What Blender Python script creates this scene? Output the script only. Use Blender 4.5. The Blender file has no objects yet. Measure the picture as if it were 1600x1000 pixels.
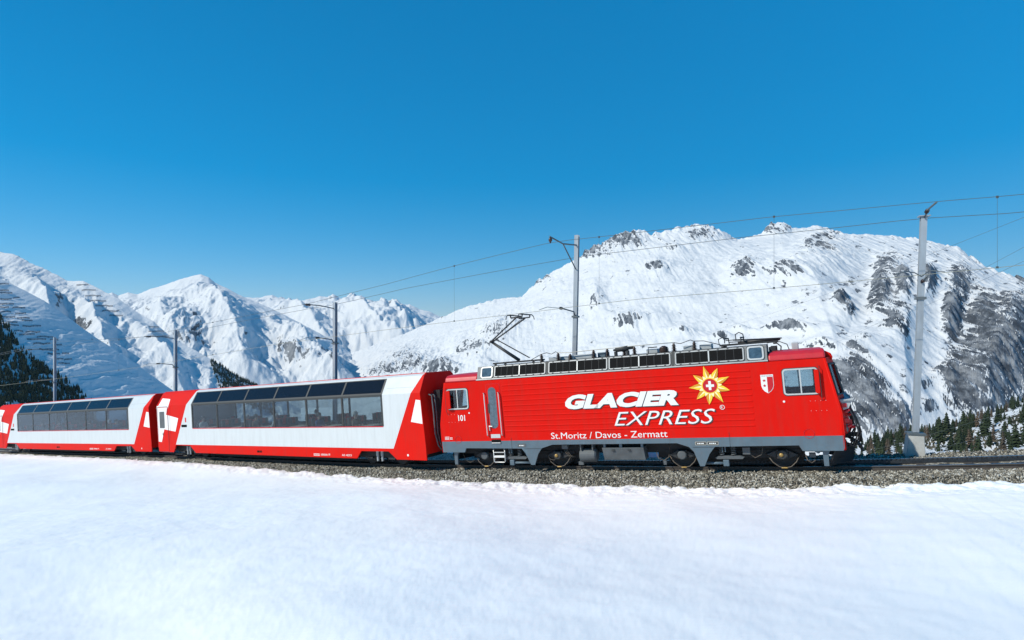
import bpy, math, random
import numpy as np
from mathutils import Matrix, Vector

R = math.radians
random.seed(7)
rng = np.random.default_rng(11)
scene = bpy.context.scene
col = scene.collection

# ---------------------------------------------------------------- camera, sky, sun, exposure
F, HOR = 900.0, 525.0                       # focal length and horizon row in a 1600 x 1000 frame
cam_d = bpy.data.cameras.new('camera')
cam = bpy.data.objects.new('camera', cam_d); col.objects.link(cam)
cam.location = (0, 0, 0); cam.rotation_euler = (R(90), 0, 0)
cam_d.sensor_width = 36.0; cam_d.lens = 36.0 * F / 1600.0
cam_d.shift_y = (HOR - 500.0) / 1600.0
cam_d.clip_start = 0.2; cam_d.clip_end = 40000
scene.camera = cam

SUN_EL = R(38.0)
SUN_AZ = Vector((-0.94, -0.35)).normalized()      # towards the sun, in plan
TO_SUN = Vector((SUN_AZ.x * math.cos(SUN_EL), SUN_AZ.y * math.cos(SUN_EL), math.sin(SUN_EL)))
world = bpy.data.worlds.new('World'); scene.world = world; world.use_nodes = True
wn = world.node_tree.nodes; wl = world.node_tree.links
wn.clear()
sky = wn.new('ShaderNodeTexSky'); sky.sky_type = 'NISHITA'; sky.sun_disc = False
sky.sun_elevation = SUN_EL
sky.sun_rotation = -math.atan2(SUN_AZ.x, SUN_AZ.y)
sky.altitude = 860; sky.air_density = 1.06; sky.dust_density = 0.10; sky.ozone_density = 10.0
hsv = wn.new('ShaderNodeHueSaturation'); hsv.inputs['Hue'].default_value = 0.496; hsv.inputs['Saturation'].default_value = 1.78; hsv.inputs['Value'].default_value = 2.22
gam = wn.new('ShaderNodeGamma'); gam.inputs['Gamma'].default_value = 0.51
bg = wn.new('ShaderNodeBackground'); bg.inputs['Strength'].default_value = 0.135
wo = wn.new('ShaderNodeOutputWorld')
wl.new(sky.outputs['Color'], gam.inputs['Color']); wl.new(gam.outputs['Color'], hsv.inputs['Color']); wl.new(hsv.outputs['Color'], bg.inputs['Color'])
wl.new(bg.outputs['Background'], wo.inputs['Surface'])

sun_d = bpy.data.lights.new('sun', 'SUN'); sun_d.energy = 4.8; sun_d.angle = R(0.53); sun_d.color = (1.0, 0.965, 0.86)
sun = bpy.data.objects.new('sun', sun_d); col.objects.link(sun)
sun.rotation_euler = TO_SUN.to_track_quat('Z', 'Y').to_euler()

vs = scene.view_settings
vs.view_transform = 'Standard'; vs.look = 'None'; vs.gamma = 1.0; vs.exposure = -0.04; vs.use_curve_mapping = False
scene.cycles.max_bounces = 8; scene.cycles.transparent_max_bounces = 16

# ---------------------------------------------------------------- materials
def new_mat(name):
    m = bpy.data.materials.new(name); m.use_nodes = True
    nt = m.node_tree; nt.nodes.clear()
    out = nt.nodes.new('ShaderNodeOutputMaterial')
    b = nt.nodes.new('ShaderNodeBsdfPrincipled')
    nt.links.new(b.outputs['BSDF'], out.inputs['Surface'])
    return m, nt, b, out
def rgba(c): return (c[0], c[1], c[2], 1.0)
def nd(nt, t, **kw):
    n = nt.nodes.new(t)
    for k, v in kw.items():
        if k in n.inputs: n.inputs[k].default_value = v
        else: setattr(n, k, v)
    return n
def ramp(nt, src, stops):
    r = nt.nodes.new('ShaderNodeValToRGB')
    while len(r.color_ramp.elements) < len(stops): r.color_ramp.elements.new(0.5)
    for e, (p, c) in zip(r.color_ramp.elements, stops):
        e.position = p; e.color = rgba(c) if not isinstance(c, float) else (c, c, c, 1)
    nt.links.new(src, r.inputs['Fac']); return r
def plain(name, c, rough=0.5, metal=0.0, coat=0.0, var=0.12, scale=6.0, bump=0.0, spec=0.5):
    m, nt, b, out = new_mat(name)
    tc = nd(nt, 'ShaderNodeTexCoord')
    n = nd(nt, 'ShaderNodeTexNoise', Scale=scale, Detail=6.0, Roughness=0.65)
    nt.links.new(tc.outputs['Object'], n.inputs['Vector'])
    lo = tuple(x * (1 - var) for x in c); hi = tuple(min(1, x * (1 + var)) for x in c)
    r = ramp(nt, n.outputs['Fac'], [(0.25, lo), (0.75, hi)])
    nt.links.new(r.outputs['Color'], b.inputs['Base Color'])
    rr = ramp(nt, n.outputs['Fac'], [(0.2, float(rough * 0.85)), (0.8, float(min(1, rough * 1.15)))])
    nt.links.new(rr.outputs['Color'], b.inputs['Roughness'])
    b.inputs['Metallic'].default_value = metal; b.inputs['Coat Weight'].default_value = coat
    b.inputs['Coat Roughness'].default_value = 0.12; b.inputs['Specular IOR Level'].default_value = spec
    if bump:
        bp = nd(nt, 'ShaderNodeBump', Strength=bump, Distance=0.02)
        nt.links.new(n.outputs['Fac'], bp.inputs['Height']); nt.links.new(bp.outputs['Normal'], b.inputs['Normal'])
    return m
def weather(m, amount, c=(0.10, 0.06, 0.045)):
    nt = m.node_tree; b = next(n for n in nt.nodes if n.type == 'BSDF_PRINCIPLED'); src = b.inputs['Base Color'].links[0].from_socket
    tc = nd(nt, 'ShaderNodeTexCoord'); mp = nd(nt, 'ShaderNodeMapping'); mp.inputs['Scale'].default_value = (2.6, 2.6, 0.28)
    n = nd(nt, 'ShaderNodeTexNoise', Scale=2.0, Detail=8.0, Roughness=0.7); nt.links.new(tc.outputs['Object'], mp.inputs[0]); nt.links.new(mp.outputs[0], n.inputs['Vector'])
    r = ramp(nt, n.outputs['Fac'], [(0.45, 0.0), (0.8, float(amount))]); mx = nd(nt, 'ShaderNodeMixRGB')
    nt.links.new(r.outputs[0], mx.inputs[0]); nt.links.new(src, mx.inputs[1]); mx.inputs[2].default_value = rgba(c); nt.links.new(mx.outputs[0], b.inputs['Base Color'])
def glass(name, tint, alpha, rough=0.02):
    m, nt, b, out = new_mat(name); nt.nodes.remove(b)
    tr = nd(nt, 'ShaderNodeBsdfTransparent', Color=rgba(tint))
    di = nd(nt, 'ShaderNodeBsdfDiffuse', Color=rgba((0.02, 0.022, 0.026)))
    gl = nd(nt, 'ShaderNodeBsdfGlossy', Color=rgba((0.9, 0.93, 1.0)), Roughness=rough)
    mx0 = nd(nt, 'ShaderNodeMixShader', Fac=alpha)
    lw = nd(nt, 'ShaderNodeLayerWeight', Blend=0.5)
    pw = nd(nt, 'ShaderNodeMath', operation='POWER'); pw.inputs[1].default_value = 4.0; nt.links.new(lw.outputs['Facing'], pw.inputs[0])
    fr = nd(nt, 'ShaderNodeMath', operation='MULTIPLY_ADD'); fr.inputs[1].default_value = 0.55; fr.inputs[2].default_value = 0.035; nt.links.new(pw.outputs[0], fr.inputs[0])
    mx = nd(nt, 'ShaderNodeMixShader')
    nt.links.new(tr.outputs[0], mx0.inputs[1]); nt.links.new(di.outputs[0], mx0.inputs[2])
    nt.links.new(fr.outputs[0], mx.inputs['Fac']); nt.links.new(mx0.outputs[0], mx.inputs[1]); nt.links.new(gl.outputs[0], mx.inputs[2])
    nt.links.new(mx.outputs[0], out.inputs['Surface'])
    return m

M = {}
M['red'] = plain('loco_red_paint', (0.62, 0.008, 0.004), 0.5, coat=0.0, var=0.05, scale=1.2, spec=0.07)
M['crimson'] = plain('roof_crimson_paint', (0.50, 0.012, 0.022), 0.45, var=0.10, scale=2.5)
M['coach_red'] = plain('coach_red_paint', (0.62, 0.010, 0.005), 0.5, coat=0.0, var=0.05, scale=1.0, spec=0.07)
M['coach_white'] = plain('coach_white_paint', (0.57, 0.595, 0.60), 0.34, coat=0.2, var=0.025, scale=0.8)
M['white'] = plain('white_lettering', (0.74, 0.74, 0.72), 0.45, var=0.02)
M['shadow_print'] = plain('dark_print', (0.03, 0.03, 0.03), 0.5, var=0.05)
M['gray'] = plain('blue_gray_paint', (0.088, 0.132, 0.165), 0.55, var=0.14, scale=2.2)
M['gray_light'] = plain('equipment_gray', (0.085, 0.094, 0.10), 0.65, var=0.3, scale=3.0)
M['alu'] = plain('aluminium_band', (0.20, 0.205, 0.20), 0.6, metal=0.1, var=0.12, scale=5)
M['frame'] = plain('grille_frame_gray', (0.36, 0.365, 0.36), 0.5, metal=0.2, var=0.15, scale=5)
M['alu_dark'] = plain('gasket_dark', (0.03, 0.032, 0.032), 0.6, var=0.2)
M['mesh_black'] = plain('grille_black', (0.008, 0.008, 0.008), 0.8, var=0.3, scale=20, spec=0.1)
M['black'] = plain('underframe_black', (0.013, 0.013, 0.014), 0.75, var=0.35, scale=4, bump=0.3)
M['steel'] = plain('bogie_steel', (0.030, 0.032, 0.034), 0.65, metal=0.2, var=0.35, scale=5, bump=0.2)
M['tread'] = plain('worn_steel', (0.35, 0.35, 0.36), 0.35, metal=0.85, var=0.15, scale=8)
M['brown_pipe'] = plain('brown_hose', (0.10, 0.08, 0.062), 0.6, var=0.25, scale=9)
M['rubber'] = plain('rubber_hose', (0.02, 0.02, 0.022), 0.45, var=0.2, scale=9)
M['gold'] = plain('gold_cap', (0.36, 0.23, 0.07), 0.5, metal=0.3, var=0.2, scale=12)
M['silver'] = plain('silver_rail', (0.55, 0.55, 0.53), 0.35, metal=0.3, var=0.06)
M['roof_gray'] = plain('roof_gray', (0.16, 0.165, 0.17), 0.7, var=0.2, scale=3)
M['box_gray'] = plain('roof_box_gray', (0.36, 0.38, 0.39), 0.6, var=0.12, scale=4)
M['insulator'] = plain('brown_porcelain', (0.045, 0.024, 0.018), 0.3, var=0.2, scale=10)
M['panto'] = plain('pantograph_paint', (0.035, 0.035, 0.036), 0.5, metal=0.2, var=0.25, scale=8)
M['petal_a'] = plain('petal_yellow', (0.88, 0.55, 0.035), 0.45, var=0.15, scale=14)
M['petal_b'] = plain('petal_orange', (0.62, 0.28, 0.015), 0.45, var=0.2, scale=14)
M['petal_c'] = plain('petal_cream', (0.92, 0.80, 0.42), 0.45, var=0.05, scale=14)
M['emblem_red'] = plain('emblem_red', (0.50, 0.006, 0.012), 0.35, var=0.05)
M['seat'] = plain('seat_fabric', (0.06, 0.068, 0.075), 0.9, var=0.25, scale=14)
M['seat_red'] = plain('headrest_red', (0.55, 0.03, 0.03), 0.8, var=0.1, scale=14)
M['table'] = plain('table_top', (0.50, 0.46, 0.38), 0.5, var=0.1)
M['inner'] = plain('inner_trim', (0.30, 0.31, 0.32), 0.7, var=0.1)
M['skin'] = plain('skin', (0.55, 0.33, 0.24), 0.6, var=0.06)
for k, c in dict(cloth_gray=(0.10, 0.10, 0.12), cloth_white=(0.60, 0.60, 0.58), cloth_brown=(0.18, 0.11, 0.07), cloth_blue=(0.05, 0.09, 0.20), cloth_red=(0.45, 0.04, 0.03)).items():
    M[k] = plain(k, c, 0.85, var=0.15, scale=12)
M['hair_dark'] = plain('hair_dark', (0.04, 0.028, 0.02), 0.6, var=0.3, scale=40)
M['hair_gray'] = plain('hair_gray', (0.38, 0.37, 0.36), 0.6, var=0.2, scale=40)
M['galv'] = plain('galvanised_steel', (0.33, 0.37, 0.41), 0.55, metal=0.25, var=0.10, scale=3)
M['galv_dark'] = plain('bracket_steel', (0.12, 0.14, 0.15), 0.55, metal=0.3, var=0.2, scale=6)
M['concrete'] = plain('concrete', (0.46, 0.45, 0.42), 0.85, var=0.16, scale=4, bump=0.3)
M['wire'] = plain('copper_wire', (0.10, 0.11, 0.11), 0.5, metal=0.3, var=0.1)
M['wire_contact'] = plain('contact_wire_copper', (0.30, 0.29, 0.22), 0.45, metal=0.3, var=0.1)
M['sleeper'] = plain('sleeper_dark', (0.055, 0.048, 0.042), 0.85, var=0.3, scale=6, bump=0.4)
M['rail_side'] = plain('rail_rust', (0.085, 0.07, 0.06), 0.7, metal=0.2, var=0.25, scale=6)
M['rack'] = plain('rack_steel', (0.055, 0.06, 0.066), 0.45, metal=0.5, var=0.25, scale=9)
M['bark'] = plain('bark', (0.07, 0.05, 0.038), 0.9, var=0.3, scale=10)
M['fence_dark'] = plain('barrier_steel', (0.05, 0.055, 0.07), 0.8, var=0.2)
M['win_low'] = glass('coach_window_glass', (0.72, 0.78, 0.80), 0.06)
M['win_up'] = glass('roof_window_glass', (0.30, 0.33, 0.42), 0.35)
M['win_cab'] = glass('cab_window_glass', (0.75, 0.84, 0.88), 0.08)
M['win_door'] = plain('door_window_glass', (0.05, 0.085, 0.115), 0.12, var=0.5, scale=9, spec=0.9)

for k_, a_ in (('red', 0.22), ('coach_red', 0.22), ('coach_white', 0.16), ('gray', 0.35), ('crimson', 0.3), ('alu', 0.5), ('galv', 0.4)): weather(M[k_], a_)
def foliage(name, a, b):
    m, nt, bs, out = new_mat(name)
    tc = nd(nt, 'ShaderNodeTexCoord'); oi = nd(nt, 'ShaderNodeObjectInfo')
    n = nd(nt, 'ShaderNodeTexNoise', Scale=0.6, Detail=5.0)
    nt.links.new(tc.outputs['Object'], n.inputs['Vector'])
    r = ramp(nt, n.outputs['Fac'], [(0.3, a), (0.7, b)])
    mx = nd(nt, 'ShaderNodeMixRGB', blend_type='MULTIPLY', Fac=0.5)
    r2 = ramp(nt, oi.outputs['Random'], [(0.0, (0.5, 0.55, 0.5)), (1.0, (1.5, 1.3, 1.1))])
    nt.links.new(r.outputs[0], mx.inputs[1]); nt.links.new(r2.outputs[0], mx.inputs[2])
    nt.links.new(mx.outputs[0], bs.inputs['Base Color']); bs.inputs['Roughness'].default_value = 0.9
    bs.inputs['Specular IOR Level'].default_value = 0.15
    return m
M['pine'] = foliage('pine_needles', (0.012, 0.021, 0.012), (0.035, 0.05, 0.026))
M['larch'] = foliage('larch_twigs', (0.055, 0.042, 0.032), (0.10, 0.082, 0.064))

def snow_material():
    m, nt, b, out = new_mat('snow_field')
    tc = nd(nt, 'ShaderNodeTexCoord')
    mp = nd(nt, 'ShaderNodeMapping'); mp.inputs['Rotation'].default_value = (0, 0, R(-28)); mp.inputs['Scale'].default_value = (1.0, 5.5, 1.0)
    nt.links.new(tc.outputs['Object'], mp.inputs['Vector'])
    n1 = nd(nt, 'ShaderNodeTexNoise', Scale=3.2, Detail=8.0, Roughness=0.62, Distortion=0.3)
    n2 = nd(nt, 'ShaderNodeTexNoise', Scale=42.0, Detail=6.0, Roughness=0.75)
    n3 = nd(nt, 'ShaderNodeTexNoise', Scale=0.35, Detail=4.0)
    nt.links.new(mp.outputs[0], n1.inputs['Vector']); nt.links.new(tc.outputs['Object'], n2.inputs['Vector']); nt.links.new(tc.outputs['Object'], n3.inputs['Vector'])
    r = ramp(nt, n3.outputs['Fac'], [(0.3, (0.88, 0.875, 0.86)), (0.7, (0.92, 0.915, 0.90))])
    nt.links.new(r.outputs[0], b.inputs['Base Color'])
    b1 = nd(nt, 'ShaderNodeBump', Strength=0.12, Distance=0.03); b2 = nd(nt, 'ShaderNodeBump', Strength=0.24, Distance=0.008)
    nt.links.new(n1.outputs['Fac'], b1.inputs['Height']); nt.links.new(n2.outputs['Fac'], b2.inputs['Height'])
    nt.links.new(b1.outputs['Normal'], b2.inputs['Normal']); nt.links.new(b2.outputs['Normal'], b.inputs['Normal'])
    b.inputs['Roughness'].default_value = 0.55; b.inputs['Specular IOR Level'].default_value = 0.3
    return m
M['snow'] = snow_material()

def mountain_material(name, scale, rock_lo, rock_hi, grass=None):
    m, nt, b, out = new_mat(name)
    tc = nd(nt, 'ShaderNodeTexCoord')
    at = nd(nt, 'ShaderNodeAttribute', attribute_name='rock')
    n1 = nd(nt, 'ShaderNodeTexNoise', Scale=scale, Detail=9.0, Roughness=0.72)
    n2 = nd(nt, 'ShaderNodeTexNoise', Scale=scale * 0.9, Detail=9.0, Roughness=0.75)
    mp = nd(nt, 'ShaderNodeMapping'); mp.inputs['Scale'].default_value = (1.0, 0.55, 0.8); mp.inputs['Rotation'].default_value = (0, R(35), 0)
    mp2 = nd(nt, 'ShaderNodeMapping'); mp2.inputs['Scale'].default_value = (1.3, 0.8, 0.45); nt.links.new(tc.outputs['Object'], mp2.inputs['Vector'])
    nt.links.new(tc.outputs['Object'], mp.inputs['Vector']); nt.links.new(mp.outputs[0], n1.inputs['Vector']); nt.links.new(mp2.outputs[0], n2.inputs['Vector'])
    ad = nd(nt, 'ShaderNodeMath', operation='MULTIPLY_ADD'); ad.inputs[1].default_value = 1.9
    nt.links.new(n1.outputs['Fac'], ad.inputs[0]); nt.links.new(at.outputs['Fac'], ad.inputs[2])
    mask = ramp(nt, ad.outputs[0], [(0.0, 0.0), (1.0, 1.0)])
    sb = nd(nt, 'ShaderNodeMath', operation='SUBTRACT'); sb.inputs[1].default_value = 0.95; nt.links.new(ad.outputs[0], sb.inputs[0]); nt.links.new(sb.outputs[0], mask.inputs['Fac'])
    mask.color_ramp.elements[0].position = 0.50; mask.color_ramp.elements[1].position = 0.56
    rc = ramp(nt, n2.outputs['Fac'], [(0.40, tuple(x*0.55 for x in rock_lo)), (0.47, rock_lo), (0.53, tuple((x + y) / 2 for x, y in zip(rock_lo, rock_hi))), (0.60, rock_hi)])
    sc = ramp(nt, n2.outputs['Fac'], [(0.3, (0.57, 0.585, 0.60)), (0.7, (0.635, 0.64, 0.645))])
    mx = nd(nt, 'ShaderNodeMixRGB'); nt.links.new(mask.outputs[0], mx.inputs[0]); nt.links.new(sc.outputs[0], mx.inputs[1]); nt.links.new(rc.outputs[0], mx.inputs[2])
    nt.links.new(mx.outputs[0], b.inputs['Base Color'])
    bp = nd(nt, 'ShaderNodeBump', Strength=0.8, Distance=1.2 / scale * 0.12)
    nt.links.new(n1.outputs['Fac'], bp.inputs['Height']); nt.links.new(bp.outputs[0], b.inputs['Normal'])
    b.inputs['Roughness'].default_value = 0.8; b.inputs['Specular IOR Level'].default_value = 0.1
    return m

def gravel_material(name, big):
    m, nt, b, out = new_mat(name)
    tc = nd(nt, 'ShaderNodeTexCoord')
    v = nd(nt, 'ShaderNodeTexVoronoi', Scale=big)
    nt.links.new(tc.outputs['Object'], v.inputs['Vector'])
    sep = nd(nt, 'ShaderNodeSeparateColor'); nt.links.new(v.outputs['Color'], sep.inputs[0])
    r = ramp(nt, sep.outputs[0], [(0.0, (0.055, 0.05, 0.04)), (0.35, (0.17, 0.15, 0.115)), (0.7, (0.28, 0.26, 0.21)), (1.0, (0.55, 0.53, 0.47))])
    nt.links.new(r.outputs[0], b.inputs['Base Color']); b.inputs['Roughness'].default_value = 0.85
    bp = nd(nt, 'ShaderNodeBump', Strength=0.9, Distance=0.03); bp.invert = True
    nt.links.new(v.outputs['Distance'], bp.inputs['Height']); nt.links.new(bp.outputs[0], b.inputs['Normal'])
    return m
M['gravel_bed'] = gravel_material('ballast_bed', 22.0)
M['gravel'] = gravel_material('ballast_stone', 14.0)

# ---------------------------------------------------------------- mesh helpers
class MB:
    def __init__(self): self.v = []; self.f = []; self.mi = []
    def add(self, vs_, fs, mi=0):
        o = len(self.v); self.v += [tuple(p) for p in vs_]
        for q in fs: self.f.append(tuple(o + i for i in q)); self.mi.append(mi)
        return self
    def box(self, x0, x1, y0, y1, z0, z1, mi=0):
        return self.add([(x0,y0,z0),(x1,y0,z0),(x1,y1,z0),(x0,y1,z0),(x0,y0,z1),(x1,y0,z1),(x1,y1,z1),(x0,y1,z1)],
                        [(0,3,2,1),(4,5,6,7),(0,1,5,4),(1,2,6,5),(2,3,7,6),(3,0,4,7)], mi)
    def prism(self, poly, y0, y1, mi=0):            # polygon in (x, z), extruded along y
        n = len(poly)
        vs_ = [(p[0], y0, p[1]) for p in poly] + [(p[0], y1, p[1]) for p in poly]
        fs = [tuple(range(n)), tuple(range(2*n-1, n-1, -1))]
        fs += [(i, i+n, (i+1) % n + n, (i+1) % n) for i in range(n)]
        return self.add(vs_, fs, mi)
    def prism_x(self, poly, x0, x1, mi=0):          # polygon in (y, z), extruded along x
        n = len(poly)
        vs_ = [(x0, p[0], p[1]) for p in poly] + [(x1, p[0], p[1]) for p in poly]
        fs = [tuple(range(n)), tuple(range(2*n-1, n-1, -1))]
        fs += [(i, i+n, (i+1) % n + n, (i+1) % n) for i in range(n)]
        return self.add(vs_, fs, mi)
    def slab(self, pts, off, mi=0):                 # 3D polygon with a thickness vector
        n = len(pts); pts = [Vector(p) for p in pts]; off = Vector(off)
        fs = [tuple(range(n)), tuple(range(2*n-1, n-1, -1))]
        fs += [(i, i+n, (i+1) % n + n, (i+1) % n) for i in range(n)]
        return self.add(pts + [p + off for p in pts], fs, mi)
    def tube(self, pts, r, n=8, cap=True, mi=0):
        pts = [Vector(p) for p in pts]; rs = r if isinstance(r, (list, tuple)) else [r] * len(pts)
        rings = []; up = Vector((0.13, 0.21, 0.97))
        for i, p in enumerate(pts):
            d = (pts[min(i+1, len(pts)-1)] - pts[max(i-1, 0)]).normalized()
            a = d.cross(up)
            if a.length < 0.05: a = d.cross(Vector((1, 0, 0)))
            a.normalize(); b = d.cross(a)
            rings.append([p + (a * math.cos(2*math.pi*k/n) + b * math.sin(2*math.pi*k/n)) * rs[i] for k in range(n)])
        vs_ = [q for rg in rings for q in rg]; fs = []
        for i in range(len(pts)-1):
            for k in range(n): fs.append((i*n+k, i*n+(k+1) % n, (i+1)*n+(k+1) % n, (i+1)*n+k))
        if cap: fs += [tuple(range(n-1, -1, -1)), tuple((len(pts)-1)*n + k for k in range(n))]
        return self.add(vs_, fs, mi)
    def lathe(self, base, axis, prof, n=14, mi=0):  # prof: (distance along axis, radius)
        base = Vector(base); axis = Vector(axis).normalized()
        a = axis.orthogonal().normalized(); b = axis.cross(a)
        vs_ = []; fs = []
        for h, r in prof:
            for k in range(n): vs_.append(base + axis*h + (a*math.cos(2*math.pi*k/n) + b*math.sin(2*math.pi*k/n))*r)
        for i in range(len(prof)-1):
            for k in range(n): fs.append((i*n+k, i*n+(k+1) % n, (i+1)*n+(k+1) % n, (i+1)*n+k))
        fs += [tuple(range(n-1, -1, -1)), tuple((len(prof)-1)*n + k for k in range(n))]
        return self.add(vs_, fs, mi)
    def ring(self, outer, inner, y0, y1, mi=0):     # flat frame between two outlines of equal count in (x, z)
        n = len(outer)
        vs_ = [(p[0], y0, p[1]) for p in outer] + [(p[0], y0, p[1]) for p in inner] + [(p[0], y1, p[1]) for p in outer] + [(p[0], y1, p[1]) for p in inner]
        fs = []
        for i in range(n):
            j = (i+1) % n
            fs += [(i, j, n+j, n+i), (2*n+i, 3*n+i, 3*n+j, 2*n+j), (i, 2*n+i, 2*n+j, j), (n+i, n+j, 3*n+j, 3*n+i)]
        return self.add(vs_, fs, mi)
    def mesh(self, name, mats, smooth=False):
        me = bpy.data.meshes.new(name); me.from_pydata(self.v, [], self.f)
        if not isinstance(mats, (list, tuple)): mats = [mats]
        for m in mats: me.materials.append(m)
        if len(mats) > 1: me.polygons.foreach_set('material_index', self.mi)
        if smooth: me.polygons.foreach_set('use_smooth', [True] * len(me.polygons))
        me.update()
        return me
    def build(self, name, mat, parent=None, smooth=False, bevel=0.0, label=None):
        me = self.mesh(name, mat, smooth)
        return place(name, me, parent, bevel, label)
def place(name, me, parent=None, bevel=0.0, label=None, loc=None):
    o = bpy.data.objects.new(name, me); col.objects.link(o)
    if parent is not None: o.parent = parent
    if bevel:
        md = o.modifiers.new('bevel', 'BEVEL'); md.width = bevel; md.segments = 2; md.limit_method = 'ANGLE'; md.angle_limit = R(40)
    if label: o['label'] = label
    if loc is not None: o.location = loc
    return o
def rr(x0, x1, z0, z1, r, n=4):
    out = []
    for cx, cz, a0 in ((x1-r, z1-r, 0), (x0+r, z1-r, 90), (x0+r, z0+r, 180), (x1-r, z0+r, 270)):
        for k in range(n+1):
            a = R(a0 + 90*k/n); out.append((cx + r*math.cos(a), cz + r*math.sin(a)))
    return out
def empty(name, label, cat, group=None, mat=None, loc=None):
    o = bpy.data.objects.new(name, None); col.objects.link(o); o.empty_display_size = 0.3
    if mat is not None: o.matrix_world = mat
    if loc is not None: o.location = loc
    tag(o, label, cat, group); return o
def tag(o, label=None, cat=None, group=None, kind=None):
    for k, v in (('label', label), ('category', cat), ('group', group), ('kind', kind)):
        if v: o[k] = v
    return o
def copy_tree(o, parent=None):
    c = o.copy(); col.objects.link(c)
    if parent is not None: c.parent = parent
    for ch in o.children: copy_tree(ch, c)
    return c

# ---------------------------------------------------------------- noise
def perlin(x, y, seed=0):
    r = np.random.default_rng(seed); perm = r.permutation(512).astype(np.int64); ang = r.random(512) * 2*np.pi
    gx, gy = np.cos(ang), np.sin(ang)
    xi = np.floor(x).astype(np.int64); yi = np.floor(y).astype(np.int64); xf = x - xi; yf = y - yi
    u = xf*xf*xf*(xf*(xf*6-15)+10); v = yf*yf*yf*(yf*(yf*6-15)+10)
    def g(ix, iy, fx, fy):
        h = perm[(perm[ix & 511] + iy) & 511]; return gx[h]*fx + gy[h]*fy
    a = g(xi, yi, xf, yf); b = g(xi+1, yi, xf-1, yf); c = g(xi, yi+1, xf, yf-1); d = g(xi+1, yi+1, xf-1, yf-1)
    return (a + u*(b-a)) + v*((c + u*(d-c)) - (a + u*(b-a)))
def fbm(x, y, octv, seed=0, gain=0.5, ridge=False):
    s = np.zeros_like(x); amp = 1.0; tot = 0
    for i in range(octv):
        n = perlin(x * 2**i + 17.3*i, y * 2**i - 9.1*i, seed + i) * 1.5
        s += amp * (1 - 2*np.abs(n) if ridge else n); tot += amp; amp *= gain
    return s / tot
def sstep(a, b, x):
    t = np.clip((x - a) / (b - a), 0, 1); return t*t*(3 - 2*t)
def grid_mesh(name, X, Y, Z, mat, rock=None):
    ny, nx = X.shape
    co = np.stack([X, Y, Z], -1).reshape(-1, 3).astype(np.float32)
    i = np.arange(ny*nx).reshape(ny, nx)
    q = np.stack([i[:-1, :-1], i[:-1, 1:], i[1:, 1:], i[1:, :-1]], -1).reshape(-1, 4).astype(np.int32)
    me = bpy.data.meshes.new(name)
    me.vertices.add(len(co)); me.vertices.foreach_set('co', co.ravel())
    me.loops.add(q.size); me.loops.foreach_set('vertex_index', q.ravel())
    me.polygons.add(len(q)); me.polygons.foreach_set('loop_start', np.arange(0, q.size, 4, dtype=np.int32)); me.polygons.foreach_set('loop_total', np.full(len(q), 4, dtype=np.int32))
    me.polygons.foreach_set('use_smooth', np.ones(len(q), dtype=bool))
    me.update(calc_edges=True)
    if rock is not None:
        a = me.attributes.new('rock', 'FLOAT', 'POINT'); a.data.foreach_set('value', rock.reshape(-1).astype(np.float32))
    me.materials.append(mat)
    o = bpy.data.objects.new(name, me); col.objects.link(o)
    return o

# ---------------------------------------------------------------- the line: a spline at rail-head level through the track centre
CTRL = np.array([[-87.246,76.221,-14.537],[-65.917,63.381,-12.255],[-39.469,47.459,-9.424],[-25.819,39.242,-7.963],[-18.483,34.368,-7.094],
    [-5.878,26.351,-5.731],[-0.812,23.594,-5.182],[9.102,18.935,-4.183],[13.212,17.119,-3.71],[16.978,15.773,-3.262],[22.779,14.254,-2.59],[30.702,13.187,-1.694],[42.68,13.578,-0.35]])
def catmull(pts, step=0.25):
    out = []; P = np.vstack([2*pts[0]-pts[1], pts, 2*pts[-1]-pts[-2]]); t = [0.0]
    for i in range(1, len(P)): t.append(t[-1] + np.linalg.norm(P[i]-P[i-1])**0.5)
    for i in range(1, len(P)-2):
        p0, p1, p2, p3 = P[i-1:i+3]; t0, t1, t2, t3 = t[i-1:i+3]
        n = max(2, int(np.linalg.norm(p2-p1)/step))
        for k in range(n):
            q = t1 + (t2-t1)*k/n
            A1 = (t1-q)/(t1-t0)*p0+(q-t0)/(t1-t0)*p1; A2 = (t2-q)/(t2-t1)*p1+(q-t1)/(t2-t1)*p2; A3 = (t3-q)/(t3-t2)*p2+(q-t2)/(t3-t2)*p3
            B1 = (t2-q)/(t2-t0)*A1+(q-t0)/(t2-t0)*A2; B2 = (t3-q)/(t3-t1)*A2+(q-t1)/(t3-t1)*A3
            out.append((t2-q)/(t2-t1)*B1+(q-t1)/(t2-t1)*B2)
    return np.array(out)
TC = catmull(CTRL)
TD = np.gradient(TC, axis=0); TD /= np.linalg.norm(TD[:, :2], axis=1)[:, None]
TS = np.stack([-TD[:, 1], TD[:, 0], 0*TD[:, 0]], 1)
SS = np.concatenate([[0], np.cumsum(np.linalg.norm(np.diff(TC, axis=0), axis=1))])
def line(s, d=0.0, h=0.0):
    p = np.array([np.interp(s, SS, TC[:, k]) for k in range(3)]); sd = np.array([np.interp(s, SS, TS[:, k]) for k in range(3)])
    return Vector(p + sd*d + np.array([0, 0, h]))
def line_dir(s): return Vector([np.interp(s, SS, TD[:, k]) for k in range(3)]).normalized()

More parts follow.
